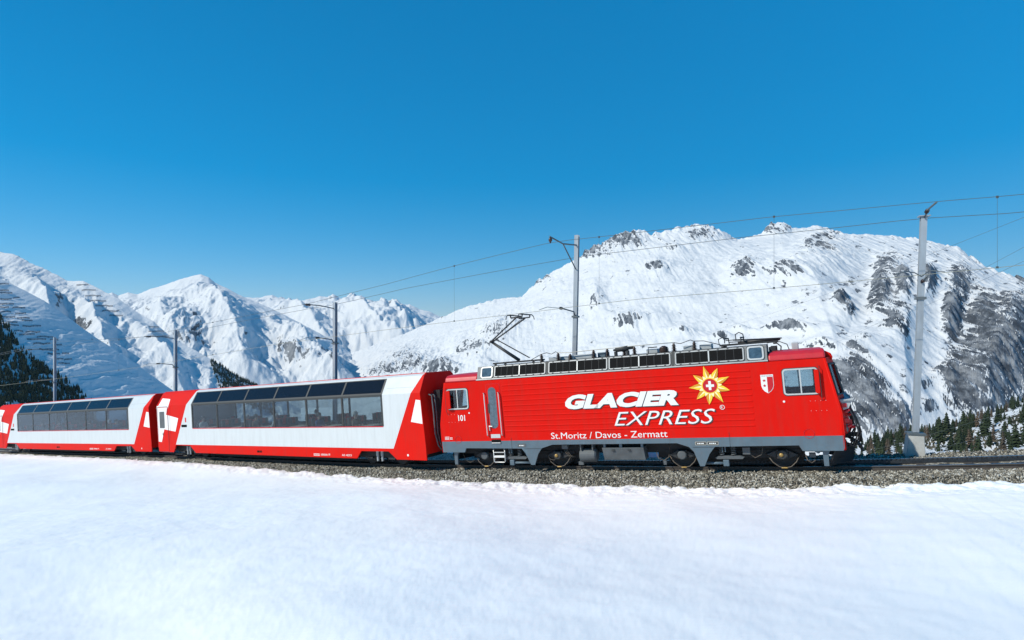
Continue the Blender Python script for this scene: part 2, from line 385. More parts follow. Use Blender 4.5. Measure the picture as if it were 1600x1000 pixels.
# ---------------------------------------------------------------- near ground: snow field
EDGE_S = [0, 45, 52, 62, 75, 90, 105, 112, 118, 126, 200]; EDGE_D = [0.8, 0.82, 0.85, 0.95, 1.25, 1.62, 1.9, 1.88, 1.6, 1.42, 1.4]
def ballast_z(d):
    nd_ = np.abs(d); return np.where(nd_ < 1.45, -0.16, -0.16 - (nd_-1.45)*0.52)
def near_ground(X, Y):
    sh = X.shape; x = X.ravel(); y = Y.ravel(); n = len(x)
    sI = np.zeros(n, dtype=np.int64); best = np.full(n, 1e18)
    sub = np.arange(0, len(TC), 2)
    for k0 in range(0, n, 20000):
        dx = x[k0:k0+20000, None]-TC[sub, 0][None]; dy = y[k0:k0+20000, None]-TC[sub, 1][None]
        sI[k0:k0+20000] = sub[np.argmin(dx*dx+dy*dy, axis=1)]
    px, py = x-TC[sI, 0], y-TC[sI, 1]
    d = px*TS[sI, 0] + py*TS[sI, 1]; al = px*TD[sI, 0] + py*TD[sI, 1]
    s = SS[sI] + al; zr = TC[sI, 2] + al*TD[sI, 2]
    de = np.interp(s, EDGE_S, EDGE_D)
    jag = 0.19*fbm(x*1.3, y*1.3, 5, 21, 0.65)
    ze = zr + ballast_z(de)
    e = np.maximum(-d - de, 0); c = np.hypot(x, y)
    w = c/(c+e+1e-6)
    zn = ze + (-1.75-ze)*(1-w)**1.45
    env = sstep(0.3, 4.0, e)
    zn += env*(0.32*fbm(x/11, y/11, 3, 31) + 0.05*fbm(x/4.5 + 3, y/6.5, 3, 35) + 0.035*fbm(x/2.6, y/2.6, 4, 33))
    tr = np.abs((x + 4.2) - 0.95*(y - 6.0) * -1.0) / 1.3
    zn += -0.16*np.exp(-tr*tr)*sstep(14, 6, c)
    lip = 0.05*sstep(0.0, 0.5, e) + jag*(1 - 0.88*sstep(0.3, 2.2, e))
    zn += lip
    # inside the ballast strip the snow dips under the stones
    inside = sstep(-de + 0.0, -de + 0.35, d)
    zmid = zr - 0.75
    wid = np.interp(s, [0, 80, 98, 108, 114, 200], [4.0, 4.0, 4.0, 2.0, 0.0, 0.0]); df = np.interp(s, [0, 96, 104, 112, 200], [3.3, 3.3, 3.2, 2.3, 2.3])
    ledge = zr - 0.12 + 0.35*jag
    drop = np.maximum(d - df - wid*0.5, 0)
    zf = ledge - 0.62*drop - 0.5*np.minimum(drop, 4) - 0.15*sstep(108, 113, s) + 0.5*fbm(x/9, y/9, 4, 41)*sstep(0, 8, drop)
    far = sstep(df-0.5, df, d)
    z = np.where(d < 0, zn*(1-inside) + zmid*inside, zmid*(1-far) + zf*far)
    return z.reshape(sh), d.reshape(sh), s.reshape(sh)
az = np.concatenate([np.linspace(-80, -46, 50)[:-1], np.linspace(-46, 46, 820), np.linspace(46, 80, 50)[1:]])
rad = np.concatenate([np.geomspace(1.2, 15.2, 170)[:-1], np.linspace(15.2, 24.0, 130)[:-1], np.geomspace(24.0, 105, 150)])
AZ, RD = np.meshgrid(np.radians(az), rad)
GX = RD*np.sin(AZ); GY = RD*np.cos(AZ)
GZ, GD, GS = near_ground(GX, GY)
tag(grid_mesh('snow_field', GX, GY, GZ, M['snow']), kind='structure')

# ballast bed
bs = np.arange(30, 140, 0.25); bd = np.array([-3.4, -2.6, -2.0, -1.7, -1.45, -1.0, -0.5, 0, 0.5, 1.0, 1.45, 1.9, 2.4, 3.0, 3.6, 4.3])
BX = np.zeros((len(bs), len(bd))); BY = BX.copy(); BZ = BX.copy()
for i, s_ in enumerate(bs):
    p = line(s_); sd = np.array([np.interp(s_, SS, TS[:, k]) for k in range(3)])
    BX[i] = p.x + sd[0]*bd; BY[i] = p.y + sd[1]*bd
    BZ[i] = p.z + np.where(bd > 1.45, -0.16 - np.maximum(bd-(3.2 if s_ < 106 else 2.0), 0)*0.9, ballast_z(bd)) + 0.02*np.sin(s_*3.1 + bd*7)
tag(grid_mesh('ballast_bed', BX, BY, BZ, M['gravel_bed']), kind='structure')

# loose ballast stones, one mass nobody could count
def stones(n, s_lo, s_hi, dfun, zlift, size):
    ph = np.array([[1,0,0],[-1,0,0],[0,1,0],[0,-1,0],[0,0,1],[0,0,-1]], dtype=float)
    fa = np.array([[0,2,4],[2,1,4],[1,3,4],[3,0,4],[2,0,5],[1,2,5],[3,1,5],[0,3,5]])
    s = s_lo + (s_hi-s_lo)*rng.random(n)**0.72
    P = np.stack([np.interp(s, SS, TC[:, k]) for k in range(3)], 1); D_ = np.stack([np.interp(s, SS, TS[:, k]) for k in range(3)], 1)
    d = dfun(s, rng.random(n))
    P = P + D_*d[:, None]; P[:, 2] += np.where(d > 1.45, -0.16 - np.maximum(d-2.0, 0)*0.9, ballast_z(d)) + zlift*rng.random(n)
    V = ph[None]*(0.55 + 0.75*rng.random((n, 6, 1))) + 0.28*rng.standard_normal((n, 6, 3))
    a = rng.random(n)*6.283; ca, sa = np.cos(a)[:, None], np.sin(a)[:, None]
    V = np.stack([V[..., 0]*ca - V[..., 1]*sa, V[..., 0]*sa + V[..., 1]*ca, V[..., 2]], -1)
    V = V*(size*(0.6 + 0.8*rng.random((n, 1, 1)))) + P[:, None]
    Fc = (fa[None] + 6*np.arange(n)[:, None, None]).reshape(-1, 3)
    return V.reshape(-1, 3), Fc
def near_d(s, u):
    de = np.interp(s, EDGE_S, EDGE_D); return -(0.62 + (de + 0.30 - 0.62)*u)
v1, f1 = stones(52000, 50, 124, near_d, 0.035, 0.034)
v2, f2 = stones(9000, 108, 126, lambda s, u: 0.6 + 1.7*u, 0.03, 0.034)
va = np.vstack([v1, v2]).astype(np.float32); fa_ = np.vstack([f1, f2 + len(v1)]).astype(np.int32)
me = bpy.data.meshes.new('ballast_stones'); me.vertices.add(len(va)); me.vertices.foreach_set('co', va.ravel())
me.loops.add(fa_.size); me.loops.foreach_set('vertex_index', fa_.ravel()); me.polygons.add(len(fa_))
me.polygons.foreach_set('loop_start', np.arange(0, fa_.size, 3, dtype=np.int32)); me.polygons.foreach_set('loop_total', np.full(len(fa_), 3, dtype=np.int32))
me.update(calc_edges=True); me.materials.append(M['gravel'])
o = bpy.data.objects.new('ballast_gravel', me); col.objects.link(o); tag(o, 'grey and tan crushed stone ballast along the track', 'gravel', kind='stuff')

# track: rails, rack and sleepers
track = bpy.data.objects.new('railway_track', None); col.objects.link(track); tag(track, kind='structure')
def sweep(prof, d0, s0, s1, step):
    ss = np.arange(s0, s1, step); mb = MB(); n = len(prof)
    for s_ in ss:
        p = line(s_); sd = Vector([np.interp(s_, SS, TS[:, k]) for k in range(3)])
        mb.v += [tuple(p + sd*(d0 + a) + Vector((0, 0, b))) for a, b in prof]
    for i in range(len(ss)-1):
        for k in range(n): mb.f.append((i*n+k, i*n+(k+1) % n, (i+1)*n+(k+1) % n, (i+1)*n+k)); mb.mi.append(1 if k in (RAIL_TOP if n == len(RAIL) else ()) else 0)
    return mb
RAIL = [(-0.035,0.0),(0.035,0.0),(0.035,-0.035),(0.012,-0.05),(0.012,-0.125),(0.06,-0.14),(0.06,-0.15),(-0.06,-0.15),(-0.06,-0.14),(-0.012,-0.125),(-0.012,-0.05),(-0.035,-0.035)]
RAIL_TOP = (0,)
for d0 in (-0.53, 0.53):
    sweep(RAIL, d0, 30, 140, 0.5).build('rail', [M['rail_side'], M['tread']], track)
rk = bpy.data.objects.new('rack_rail', None); col.objects.link(rk); rk.parent = track
for d0 in (-0.04, 0.04):
    sweep([(-0.018,0.045),(0.018,0.045),(0.018,-0.03),(-0.018,-0.03)], d0, 30, 140, 0.5).build('rack_bar', M['rack'], rk)
    mb = MB()
    for i, s_ in enumerate(np.arange(84, 132, 0.12)):
        p = line(s_ + (0.06 if d0 > 0 else 0), d0, 0.045); t = line_dir(s_); sd = Vector((-t.y, t.x, 0)).normalized()
        A, B = t*0.036, t*0.018; W = sd*0.018; H = Vector((0, 0, 0.05))
        mb.add([p-A-W, p+A-W, p+A+W, p-A+W, p-B-W+H, p+B-W+H, p+B+W+H, p-B+W+H], [(4,5,6,7),(0,1,5,4),(1,2,6,5),(2,3,7,6),(3,0,4,7)])
    tag(mb.build('rack_teeth', M['rack'], rk), kind='stuff')
slm = MB().box(-0.11, 0.11, -0.95, 0.95, -0.13, 0.0).mesh('sleeper', M['sleeper'])
for s_ in np.arange(50, 128, 0.62):
    t = line_dir(s_); p = line(s_, 0, -0.15)
    o = place('sleeper', slm, track); o.matrix_local = Matrix.Translation(p) @ Vector((t.x, t.y, t.z)).to_track_quat('X', 'Z').to_matrix().to_4x4()

# ---------------------------------------------------------------- mountains: height fields rising from the valley
def ray_xyz(px, py, D): return np.array([(px-800)/F*D, D, (HOR-py)/F*D])
def normals(X, Y, Z):
    P = np.stack([X, Y, Z], -1); a = np.gradient(P, axis=1); b_ = np.gradient(P, axis=0); n = np.cross(a, b_)
    n /= np.linalg.norm(n, axis=-1, keepdims=True) + 1e-9
    return n*np.sign(n[..., 2:3])
def mountain(name, mat, pxs, nrow, ridge, foot, p=1.0, relief=(), fine=0.0, fine_l=30.0, spurs=(), rocks=(), speck=0.0, seed=0, back=0.35, smooth=45.0, thr=(0.62, 0.30), calm=0.35, crest=0.3, soft=False, wide=1.15, jag=0.0, dots=None):
    rp = np.array(ridge, float); fp = np.array(foot, float)
    zr = np.interp(pxs, rp[:, 0], (HOR-rp[:, 1])/F*rp[:, 2]); Dr = np.interp(pxs, rp[:, 0], rp[:, 2])
    zf = np.interp(pxs, fp[:, 0], (HOR-fp[:, 1])/F*fp[:, 2]); Df = np.interp(pxs, fp[:, 0], fp[:, 2])
    t = np.concatenate([np.linspace(-back, 0, 16)[:-1], np.linspace(0, 1, nrow)**1.15])
    PX, T = np.meshgrid(pxs, t)
    step = pxs[1]-pxs[0]; kw = np.exp(-0.5*(np.arange(-150, 151)*step/smooth)**2); kw /= kw.sum()
    sm = lambda q: np.convolve(np.pad(q, 150, mode='reflect', reflect_type='odd'), kw, mode='valid')
    zsm = sm(zr); zf = sm(zf); Df = sm(Df); Dr0 = Dr; Dr = sm(Dr); zr = zr*Dr/Dr0; kk = sstep(0.0, 0.12, T)
    D = Dr + (Df-Dr)*T
    X = (PX-800)/F*D; Y = D.copy()
    tt = np.clip(T, 0, 1); down = Dr-D
    base = zr + (zsm-zr)*kk
    Z = base + (zf-base)*tt**p - np.maximum(-T, 0)*(Dr-Df)*0.55
    for pts, amp, wid in spurs:
        q = np.array(pts, float); c = np.interp(tt, q[:, 1], q[:, 0]); a = np.interp(tt, q[:, 1], [0.0] + [1.0]*(len(q)-2) + [0.6])
        wob = 0.3*wid*fbm(X/(wid*D.mean()/F*2), down/(wid*D.mean()/F*2), 4, seed+91)
        k = np.clip(1-np.abs(PX + wob - c)/wid, 0, 1)
        Z += amp*a*k*sstep(0.0, 0.25, T)*sstep(1.0, 0.85, T)
    PY = HOR - F*Z/Y
    inv = np.ones_like(Z)                        # regional craggedness
    for bx, by, rx, ry, st in rocks:
        w1 = 0.5*fbm(PX/(rx+10), PY/(ry+10), 4, seed+5)
        inv *= 1 - np.clip(st*np.exp(-(((PX-bx)/(rx*wide))**2 + ((PY-by)/(ry*wide))**2)*1.1 + w1), 0, 1)
    dens = 1 - inv
    for amp, lx, ly, oc, sd, rdg, e0 in relief:
        wx = X/lx + 0.45*fbm(X/(lx*2.2), down/(lx*2.2), 3, sd+50)
        wy = down/ly + 0.35*fbm(X/(lx*1.7) + 9.0, down/(lx*1.7), 3, sd+60)
        rel = (calm + (1.25-calm)*dens)*fbm(wx, wy, oc, sd, 0.52, rdg)
        if soft: rel = (1.25-calm)*dens*fbm(wx, wy, oc, sd, 0.52, True) + calm*fbm(X/(lx*0.8) + 4.0, (down + 0.4*X)/(lx*0.8), oc+1, sd+70, 0.55)
        Z += amp*rel*(0.12 + 0.88*sstep(0.0, e0, T))*sstep(1.0, 0.82, T)
    crag = fbm(X/fine_l, (0.55*down + 0.8*Z)/(fine_l*1.7), 6, seed+3, 0.66, True)
    Z += fine*(0.30 + 1.9*dens)*crag*(crest + (1-crest)*sstep(0, 0.05, np.abs(T)))
    Z += jag*(0.25 + dens)*fbm(X/48.0, down/120.0, 5, seed+13, 0.6, True)*np.exp(-np.abs(T)/0.05)
    n = normals(X, Y, Z); st_ = 1 - n[..., 2]
    hi = fbm(X/(fine_l*0.45), (down + Z)/(fine_l*0.8), 5, seed+4, 0.65)
    sp = fbm(PX/26.0, PY/14.0 + PX/60.0, 5, seed+8, 0.62)
    th = thr[0] + (thr[1]-thr[0])*np.clip(dens*1.15, 0, 1)
    rock = sstep(th-0.16, th+0.10, st_ + 0.16*hi + 0.05*(crag-0.2)) * (0.25 + 0.75*sstep(0.02, 0.5, dens + 0.25*speck*np.clip(sp, 0, 1)))
    rock = rock*0.70 + 0.16*np.clip(dens-0.25, 0, 1) + speck*(0.16 + 0.42*np.clip(sp, 0, 1))
    if dots: rock = rock + dots[2]*sstep(dots[0], dots[1], PX)*(0.6 + 0.6*sp)
    o = grid_mesh(name, X, Y, Z, mat, np.clip(rock, 0, 1)); tag(o, kind='structure')
    return dict(o=o, X=X, Y=Y, Z=Z, PX=PX, PY=HOR - F*Z/Y, T=T, pxs=pxs, k0=15)
def surf(g, px, py):
    c = int(np.argmin(np.abs(g['pxs']-px))); colm = g['PY'][g['k0']:, c]
    r = int(np.argmin(np.abs(colm-py))) + g['k0']
    return Vector((g['X'][r, c], g['Y'][r, c], g['Z'][r, c]))

M['mt_right'] = mountain_material('snowy_rock_right', 0.035, (0.07, 0.08, 0.095), (0.225, 0.24, 0.26))
M['mt_far'] = mountain_material('snowy_rock_far', 0.012, (0.09, 0.10, 0.115), (0.24, 0.25, 0.26))
M['mt_left'] = mountain_material('snowy_rock_left', 0.06, (0.07, 0.08, 0.09), (0.2, 0.21, 0.22))
M['mt_near'] = mountain_material('snowy_slope_near', 0.28, (0.05, 0.06, 0.07), (0.16, 0.17, 0.18))
M['mt_wood'] = mountain_material('wooded_snow_ground', 0.16, (0.03, 0.032, 0.02), (0.16, 0.13, 0.085))

gA = mountain('mountain_right', M['mt_right'], np.linspace(400, 1760, 1100), 330,
    [(400,640,4300),(480,590,4100),(540,556,3900),(600,536,3750),(640,520,3700),(690,497,3600),(730,481,3500),(770,470,3350),(815,466,3250),(835,446,3200),(860,431,3150),(885,415,3100),(910,404,3050),(935,389,3000),(960,379,2950),(985,369,2930),(1000,364,2900),(1018,371,2890),(1040,364,2870),(1060,358,2850),(1078,359,2840),(1090,356,2820),(1105,360,2810),(1120,362,2800),(1138,372,2780),(1152,378,2760),(1170,373,2740),(1185,369,2720),(1198,363,2710),(1207,356,2700),(1215,354,2700),(1226,356,2690),(1236,362,2680),(1256,360,2660),(1268,356,2650),(1280,356,2640),(1296,363,2620),(1310,371,2600),(1345,369,2580),(1390,372,2540),(1430,376,2500),(1460,384,2460),(1500,394,2420),(1530,414,2380),(1560,431,2350),(1600,445,2300),(1680,480,2250),(1780,520,2200)],
    [(400,690,2500),(540,660,2300),(700,660,1900),(900,690,1500),(1150,715,1150),(1300,720,950),(1400,715,950),(1600,700,1000),(1780,690,1000)], p=1.05,
    relief=[(60, 480, 700, 5, 101, True, 0.6), (36, 150, 300, 5, 111, True, 0.3)], fine=10, fine_l=34,
    spurs=[([(1480,0.15),(1455,0.45),(1400,1.0)], 70, 95), ([(1215,0.02),(1240,0.4),(1330,1.0)], 60, 120), ([(1590,0.25),(1580,0.5),(1540,1.0)], 60, 70), ([(880,0.05),(800,0.5),(700,1.0)], 70, 120)],
    rocks=[(985,378,60,16,.75),(935,398,45,11,.7),(1095,372,42,18,.8),(1030,421,34,14,.72),(1050,390,30,10,.6),(1215,362,26,8,.7),(1285,372,30,10,.65),(1165,425,34,24,.62),(1235,425,40,18,.6),(1300,400,46,26,.6),(1275,385,30,16,.62),(1390,425,24,34,.66),(1311,473,15,14,.95),(1325,485,18,14,.65),(1378,465,20,40,.85),(1402,505,22,34,.8),(1412,455,16,30,.8),(1450,440,18,26,.62),(1500,440,30,46,.72),(1490,510,24,55,.85),(1535,520,34,80,.85),(1575,570,60,90,.98),(1520,600,45,60,.95),(1490,605,26,46,.9),(1600,480,40,60,.7),(1352,630,46,62,.98),(1325,590,30,28,.95),(1395,665,34,40,.9),(1235,512,50,7,.5),(1170,517,30,6,.55),(1285,545,50,9,.35),(1330,555,30,8,.3),(1455,600,30,14,.35),(1440,640,40,16,.35),(780,520,34,26,.62),(735,545,40,22,.5),(640,565,50,24,.7),(690,580,40,16,.75),(600,585,40,14,.7),(930,470,14,24,.55),(985,503,30,12,.62),(1062,519,34,8,.58),(1120,530,30,6,.5),(1350,540,30,12,.35),(850,440,40,14,.4),(1425,400,60,20,.45)],
    speck=1.15, seed=200, calm=0.45, crest=0.85, thr=(0.60, 0.24), soft=True, wide=0.92, jag=46.0, dots=(1050, 1420, 0.16))

gB2 = mountain('mountain_far', M['mt_far'], np.linspace(330, 760, 330), 130,
    [(320,470,8200),(380,466,8000),(405,466,7900),(425,463,7900),(440,470,7800),(470,473,7700),(485,469,7700),(500,464,7600),(512,467,7600),(520,461,7600),(530,469,7500),(545,474,7400),(570,472,7300),(600,475,7200),(618,482,7100),(640,478,7000),(655,486,6900),(668,489,6900),(690,498,6800),(720,510,6700),(780,530,6600)],
    [(320,600,4600),(780,600,4600)], p=0.9, relief=[(200, 1000, 1500, 6, 301, True, 0.4), (80, 330, 520, 5, 311, True, 0.2)], fine=26, fine_l=110, calm=0.9, crest=0.8, smooth=25.0, thr=(0.50, 0.3),
    spurs=[([(520,0.02),(560,0.5),(620,1.0)], 260, 60), ([(600,0.02),(620,0.5),(660,1.0)], 200, 45), ([(430,0.02),(470,0.5),(520,1.0)], 220, 50)], speck=0.55, seed=320,
    rocks=[(520,468,14,5,.6),(620,490,30,10,.4),(480,474,20,6,.5)])
gB1 = mountain('mountain_middle', M['mt_far'], np.linspace(60, 660, 480), 210,
    [(60,520,4700),(120,490,4700),(160,463,4650),(175,459,4650),(185,464,4650),(200,459,4600),(215,462,4600),(235,453,4550),(258,446,4500),(280,438,4450),(300,433,4400),(314,431,4400),(326,435,4350),(336,444,4350),(352,451,4300),(372,462,4250),(400,474,4200),(440,492,4100),(480,512,4000),(520,535,3950),(560,560,3900),(600,580,3900),(660,610,3900)],
    [(60,640,2500),(350,650,2500),(660,650,2700)], p=0.95, relief=[(85, 620, 1000, 6, 401, True, 0.55), (52, 200, 360, 5, 411, True, 0.2)], fine=13, fine_l=70, calm=0.85, crest=0.4, smooth=22.0, thr=(0.52, 0.28),
    spurs=[([(316,0.01),(345,0.35),(400,1.0)], 150, 70), ([(430,0.1),(470,0.5),(540,1.0)], 170, 60), ([(240,0.1),(250,0.5),(300,1.0)], 120, 60)], speck=0.7, seed=420,
    rocks=[(300,520,30,22,.3),(290,545,30,16,.4),(455,560,50,22,.3),(500,575,60,14,.5)])
gC = mountain('hill_left_far', M['mt_left'], np.linspace(-80, 470, 480), 210,
    [(-90,360,2100),(-40,380,2080),(0,394,2050),(20,399,2050),(40,408,2030),(65,420,2010),(90,431,2000),(105,440,1990),(130,440,1970),(150,449,1950),(165,457,1930),(185,468,1910),(205,482,1900),(222,494,1880),(240,503,1860),(262,523,1840),(285,537,1820),(305,547,1800),(330,561,1780),(360,582,1760),(400,603,1740),(470,640,1700)],
    [(-90,800,1050),(0,780,1080),(200,760,1150),(470,740,1200)], p=0.92, relief=[(60, 300, 420, 5, 501, False, 0.35), (24, 110, 200, 5, 511, True, 0.2)], fine=7, fine_l=30, calm=0.9, crest=0.6, smooth=25.0, thr=(0.55, 0.35),
    spurs=[([(110,0.02),(135,0.15),(175,0.5)], 55, 38), ([(222,0.04),(232,0.14),(290,0.5)], 50, 36), ([(40,0.02),(60,0.2),(140,0.6)], 60, 45)], speck=0.75, seed=520,
    rocks=[(60,425,40,10,.5),(100,455,16,10,.5),(95,470,20,8,.5),(125,500,16,8,.5),(30,405,30,8,.5)])
gD = mountain('hill_left_near', M['mt_near'], np.linspace(-140, 330, 420), 240,
    [(-150,345,900),(-60,400,900),(0,436,900),(20,445,900),(40,455,900),(70,471,905),(110,499,910),(150,528,920),(200,560,930),(240,590,940),(272,612,950),(330,655,960)],
    [(-150,640,600),(0,715,600),(100,770,620),(270,860,650),(330,900,660)], p=1.0, relief=[(8, 90, 400, 5, 601, True, 0.3), (3.2, 24, 160, 5, 611, True, 0.2)], fine=2.0, fine_l=11, calm=0.95, thr=(0.75, 0.6), speck=0.95, seed=620,
    rocks=[(70,600,80,60,.5),(230,600,40,20,.35)])
gE = mountain('wooded_slope', M['mt_wood'], np.linspace(1230, 1780, 320), 170,
    [(1230,735,640),(1340,697,640),(1400,690,650),(1470,673,660),(1540,650,670),(1600,626,680),(1700,590,690),(1780,560,700)],
    [(1230,800,180),(1400,770,180),(1600,745,185),(1780,720,190)], p=1.0, relief=[(9, 120, 160, 4, 701, False, 0.4), (3, 35, 50, 4, 711, False, 0.2)], fine=1.8, fine_l=12, speck=0.8, seed=720,
    calm=0.9, thr=(0.5, 0.1), rocks=[(1555,700,30,14,.9),(1400,700,60,22,.9),(1500,685,50,16,.85),(1590,662,40,22,.85),(1460,690,40,16,.85)])
vf = MB().add([(-14000,-3000,-330),(14000,-3000,-330),(14000,16000,-330),(-14000,16000,-330)], [(0,1,2,3)]).build('valley_floor', M['snow']); tag(vf, kind='structure')

# ---------------------------------------------------------------- woods
def conifer_mesh(name, mats, tiers, h, w, seed):
    r = random.Random(seed); mb = MB()
    mb.tube([(0, 0, -0.6), (0, 0, h*0.3), (0.02*h, 0, h*0.95)], [0.022*h, 0.016*h, 0.003*h], 5, mi=1)
    for k in range(tiers):
        f = k/tiers; z0 = h*(0.12 + 0.83*f); rad_ = w*(1-f)**0.85*(0.85+0.3*r.random()) + 0.02*h
        nb = 7 if f < 0.6 else 5; a0 = r.random()*6.28
        for b in range(nb):
            a = a0 + 6.283*b/nb + r.uniform(-0.25, 0.25); L = rad_*r.uniform(0.7, 1.15); dz = -0.32*L - 0.02*h
            d = Vector((math.cos(a), math.sin(a), 0)); s = Vector((-d.y, d.x, 0)); wd = L*0.36
            top = Vector((0, 0, z0 + 0.075*h)); tip = d*L + Vector((0, 0, z0+dz))
            m1 = d*L*0.55 + s*wd + Vector((0, 0, z0 + dz*0.35)); m2 = d*L*0.55 - s*wd + Vector((0, 0, z0 + dz*0.35)); lo = d*L*0.5 + Vector((0, 0, z0 + dz*0.3 - 0.05*h))
            mb.add([top, m1, tip, m2, lo], [(0, 1, 2), (0, 2, 3), (4, 2, 1), (4, 3, 2), (0, 4, 1), (0, 3, 4)], 0)
    return mb
crowns = []
for i in range(5):
    crowns.append(conifer_mesh('pine_tree', None, 9, 11.0, 2.3 + 0.25*i, 40+i).mesh('pine_tree', [M['pine'], M['bark']]))
larches = [conifer_mesh('larch_tree', None, 8, 9.5, 2.1, 60+i).mesh('larch_tree', [M['larch'], M['bark']]) for i in range(2)]
# single trees on the slope right of the locomotive
tr = random.Random(5); spots = []; tries = 0
dens = fbm(gE['PX']/38.0, gE['PY']/13.0, 4, 77)
while len(spots) < 290 and tries < 60000:
    tries += 1
    c = tr.randrange(len(gE['pxs'])); r_ = tr.randrange(15, gE['X'].shape[0])
    px, py = gE['PX'][r_, c], gE['PY'][r_, c]
    if not (1322 < px < 1625 and py < 725): continue
    edge = py - np.interp(px, [1340, 1470, 1540, 1600], [697, 673, 650, 626])
    if dens[r_, c] < (-0.16 if edge > 9 else -0.5): continue
    x, y = gE['X'][r_, c], gE['Y'][r_, c]
    if any((x-a)**2 + (y-b)**2 < 7 for a, b in spots): continue
    spots.append((x, y)); big = tr.choice((0.45, 0.6, 0.7, 0.85, 1.0, 1.15, 1.35))*tr.uniform(0.9, 1.1)
    larch = tr.random() < 0.28
    o = place('larch_tree' if larch else 'pine_tree', (larches if larch else crowns)[tr.randrange(2 if larch else 5)], loc=(x, y, gE['Z'][r_, c]))
    o.rotation_euler = (tr.uniform(-.04, .04), tr.uniform(-.04, .04), tr.uniform(0, 6.28)); o.scale = (big*tr.uniform(.85, 1.15), big*tr.uniform(.85, 1.15), big)
    if larch: tag(o, 'bare brownish larch among the dark conifers on the slope right of the locomotive', 'tree', 'larches on the wooded slope at right')
    else: tag(o, 'dark green conifer on the snowy wooded slope right of the locomotive', 'tree', 'conifers on the wooded slope at right')
# far forests that read as one mass
def forest(name, g, label, n, test, h, seed):
    n1 = perlin(g['PX']/13.0, g['PY']/11.0, 5); n3 = perlin(g['PX']*3/13.0, g['PY']*3/11.0, 6)
    r = np.random.default_rng(seed); mb = MB(); k = 0; tries = 0
    while k < n and tries < 400000:
        tries += 1
        c = int(r.integers(len(g['pxs']))); rw = int(r.integers(15, g['X'].shape[0])); px, py = g['PX'][rw, c], g['PY'][rw, c]
        if not test(px, py, r.random(), n1[rw, c], n3[rw, c]): continue
        k += 1; p = Vector((g['X'][rw, c] + r.uniform(-2, 2), g['Y'][rw, c] + r.uniform(-2, 2), g['Z'][rw, c])); hh = h*r.uniform(0.55, 1.25); w = hh*r.uniform(0.15, 0.24); a0 = r.random()*6
        for z0, z1, wr in ((0.0, 0.62, 1.0), (0.33, 1.0, 0.66)):
            ring = [p + Vector((math.cos(a0 + 6.283*j/6)*w*wr*r.uniform(.75, 1.25), math.sin(a0 + 6.283*j/6)*w*wr*r.uniform(.75, 1.25), hh*z0)) for j in range(6)]
            mb.add(ring + [p + Vector((0, 0, hh*z1))], [(j, (j+1) % 6, 6) for j in range(6)])
    tag(mb.build(name, M['pine']), label, 'forest', kind='stuff')

def left_test(px, py, u, na, nb):
    lim = np.interp(px, [-20, 0, 15, 40, 70, 100, 140, 160], [480, 492, 515, 552, 572, 590, 622, 660])
    if not (-25 < px < 150 and py > lim + 6*nb): return False
    gap = na - 0.03 + 0.30*sstep(lim, lim+60, py) - (0.30 if px < 32 and py > 560 else 0.0)
    return u < 0.10 + 0.9*sstep(-0.18, 0.05, gap)
forest('left_forest', gD, 'dense dark conifer forest on the shaded slope at lower left', 5200, left_test, 6.8, 3)
def mid_test(px, py, u, na, nb):
    lim = np.interp(px, [325, 345, 400, 430], [552, 560, 592, 608]); lo = np.interp(px, [325, 345, 400, 430], [556, 610, 640, 650])
    return 328 < px < 430 and lim + 3 < py < lo and u < 0.9
forest('valley_forest', gC, 'blue-shaded forest on the far hillside above the coach roof', 1500, mid_test, 9.0, 4)

# ---------------------------------------------------------------- avalanche barriers
def barrier(g, px0, px1, py, h, label, group):
    n = max(2, int((px1-px0)/5)+1); pts = [surf(g, px0 + (px1-px0)*i/(n-1), py + 0.4*math.sin(i*1.7+px0)) for i in range(n)]
    root = empty('snow_fence', label, 'snow fence', group, loc=pts[0]); mb = MB()
    for k in range(4):
        for a, b in zip(pts[:-1], pts[1:]):
            z = Vector((0, 0, h*(0.25 + 0.25*k))); mb.slab([a-pts[0]+z, b-pts[0]+z, b-pts[0]+z+Vector((0,0,h*0.14)), a-pts[0]+z+Vector((0,0,h*0.14))], (0, -0.35, 0))
    mb.build('slat_row', M['fence_dark'], root)
    mb = MB()
    for a in pts: q = a-pts[0]; mb.box(q.x-.18, q.x+.18, q.y-.6, q.y-.36, q.z-.8, q.z+h*1.1)
    mb.build('post_row', M['fence_dark'], root)
fr = random.Random(9)
for k, py in enumerate(np.arange(446, 570, 7.2)):
    lft = np.interp(py, [440, 480, 520, 566], [-8, -6, 20, 88]); rgt = np.interp(py, [446, 473, 498, 520, 530, 556, 568], [18, 34, 50, 76, 89, 109, 116])
    x = lft + fr.uniform(0, 6)
    while x < rgt - 8:
        L = min(fr.uniform(12, 30), rgt - x)
        barrier(gD, x, x+L, py + fr.uniform(-2, 2), 2.0, 'dark avalanche barrier on the shaded snow slope at far left', 'avalanche barriers on the near left slope')
        x += L + fr.uniform(3, 9)
for x0, x1, py in [(120,138,446),(128,150,454),(134,158,463),(140,166,471),(150,176,479),(160,186,487),(172,192,494),(228,248,512),(232,256,519),(238,264,527)]:
    barrier(gC, x0, x1, py, 4.2, 'thin dark avalanche barrier on the lumpy snow hill at left', 'avalanche barriers on the far left hill')

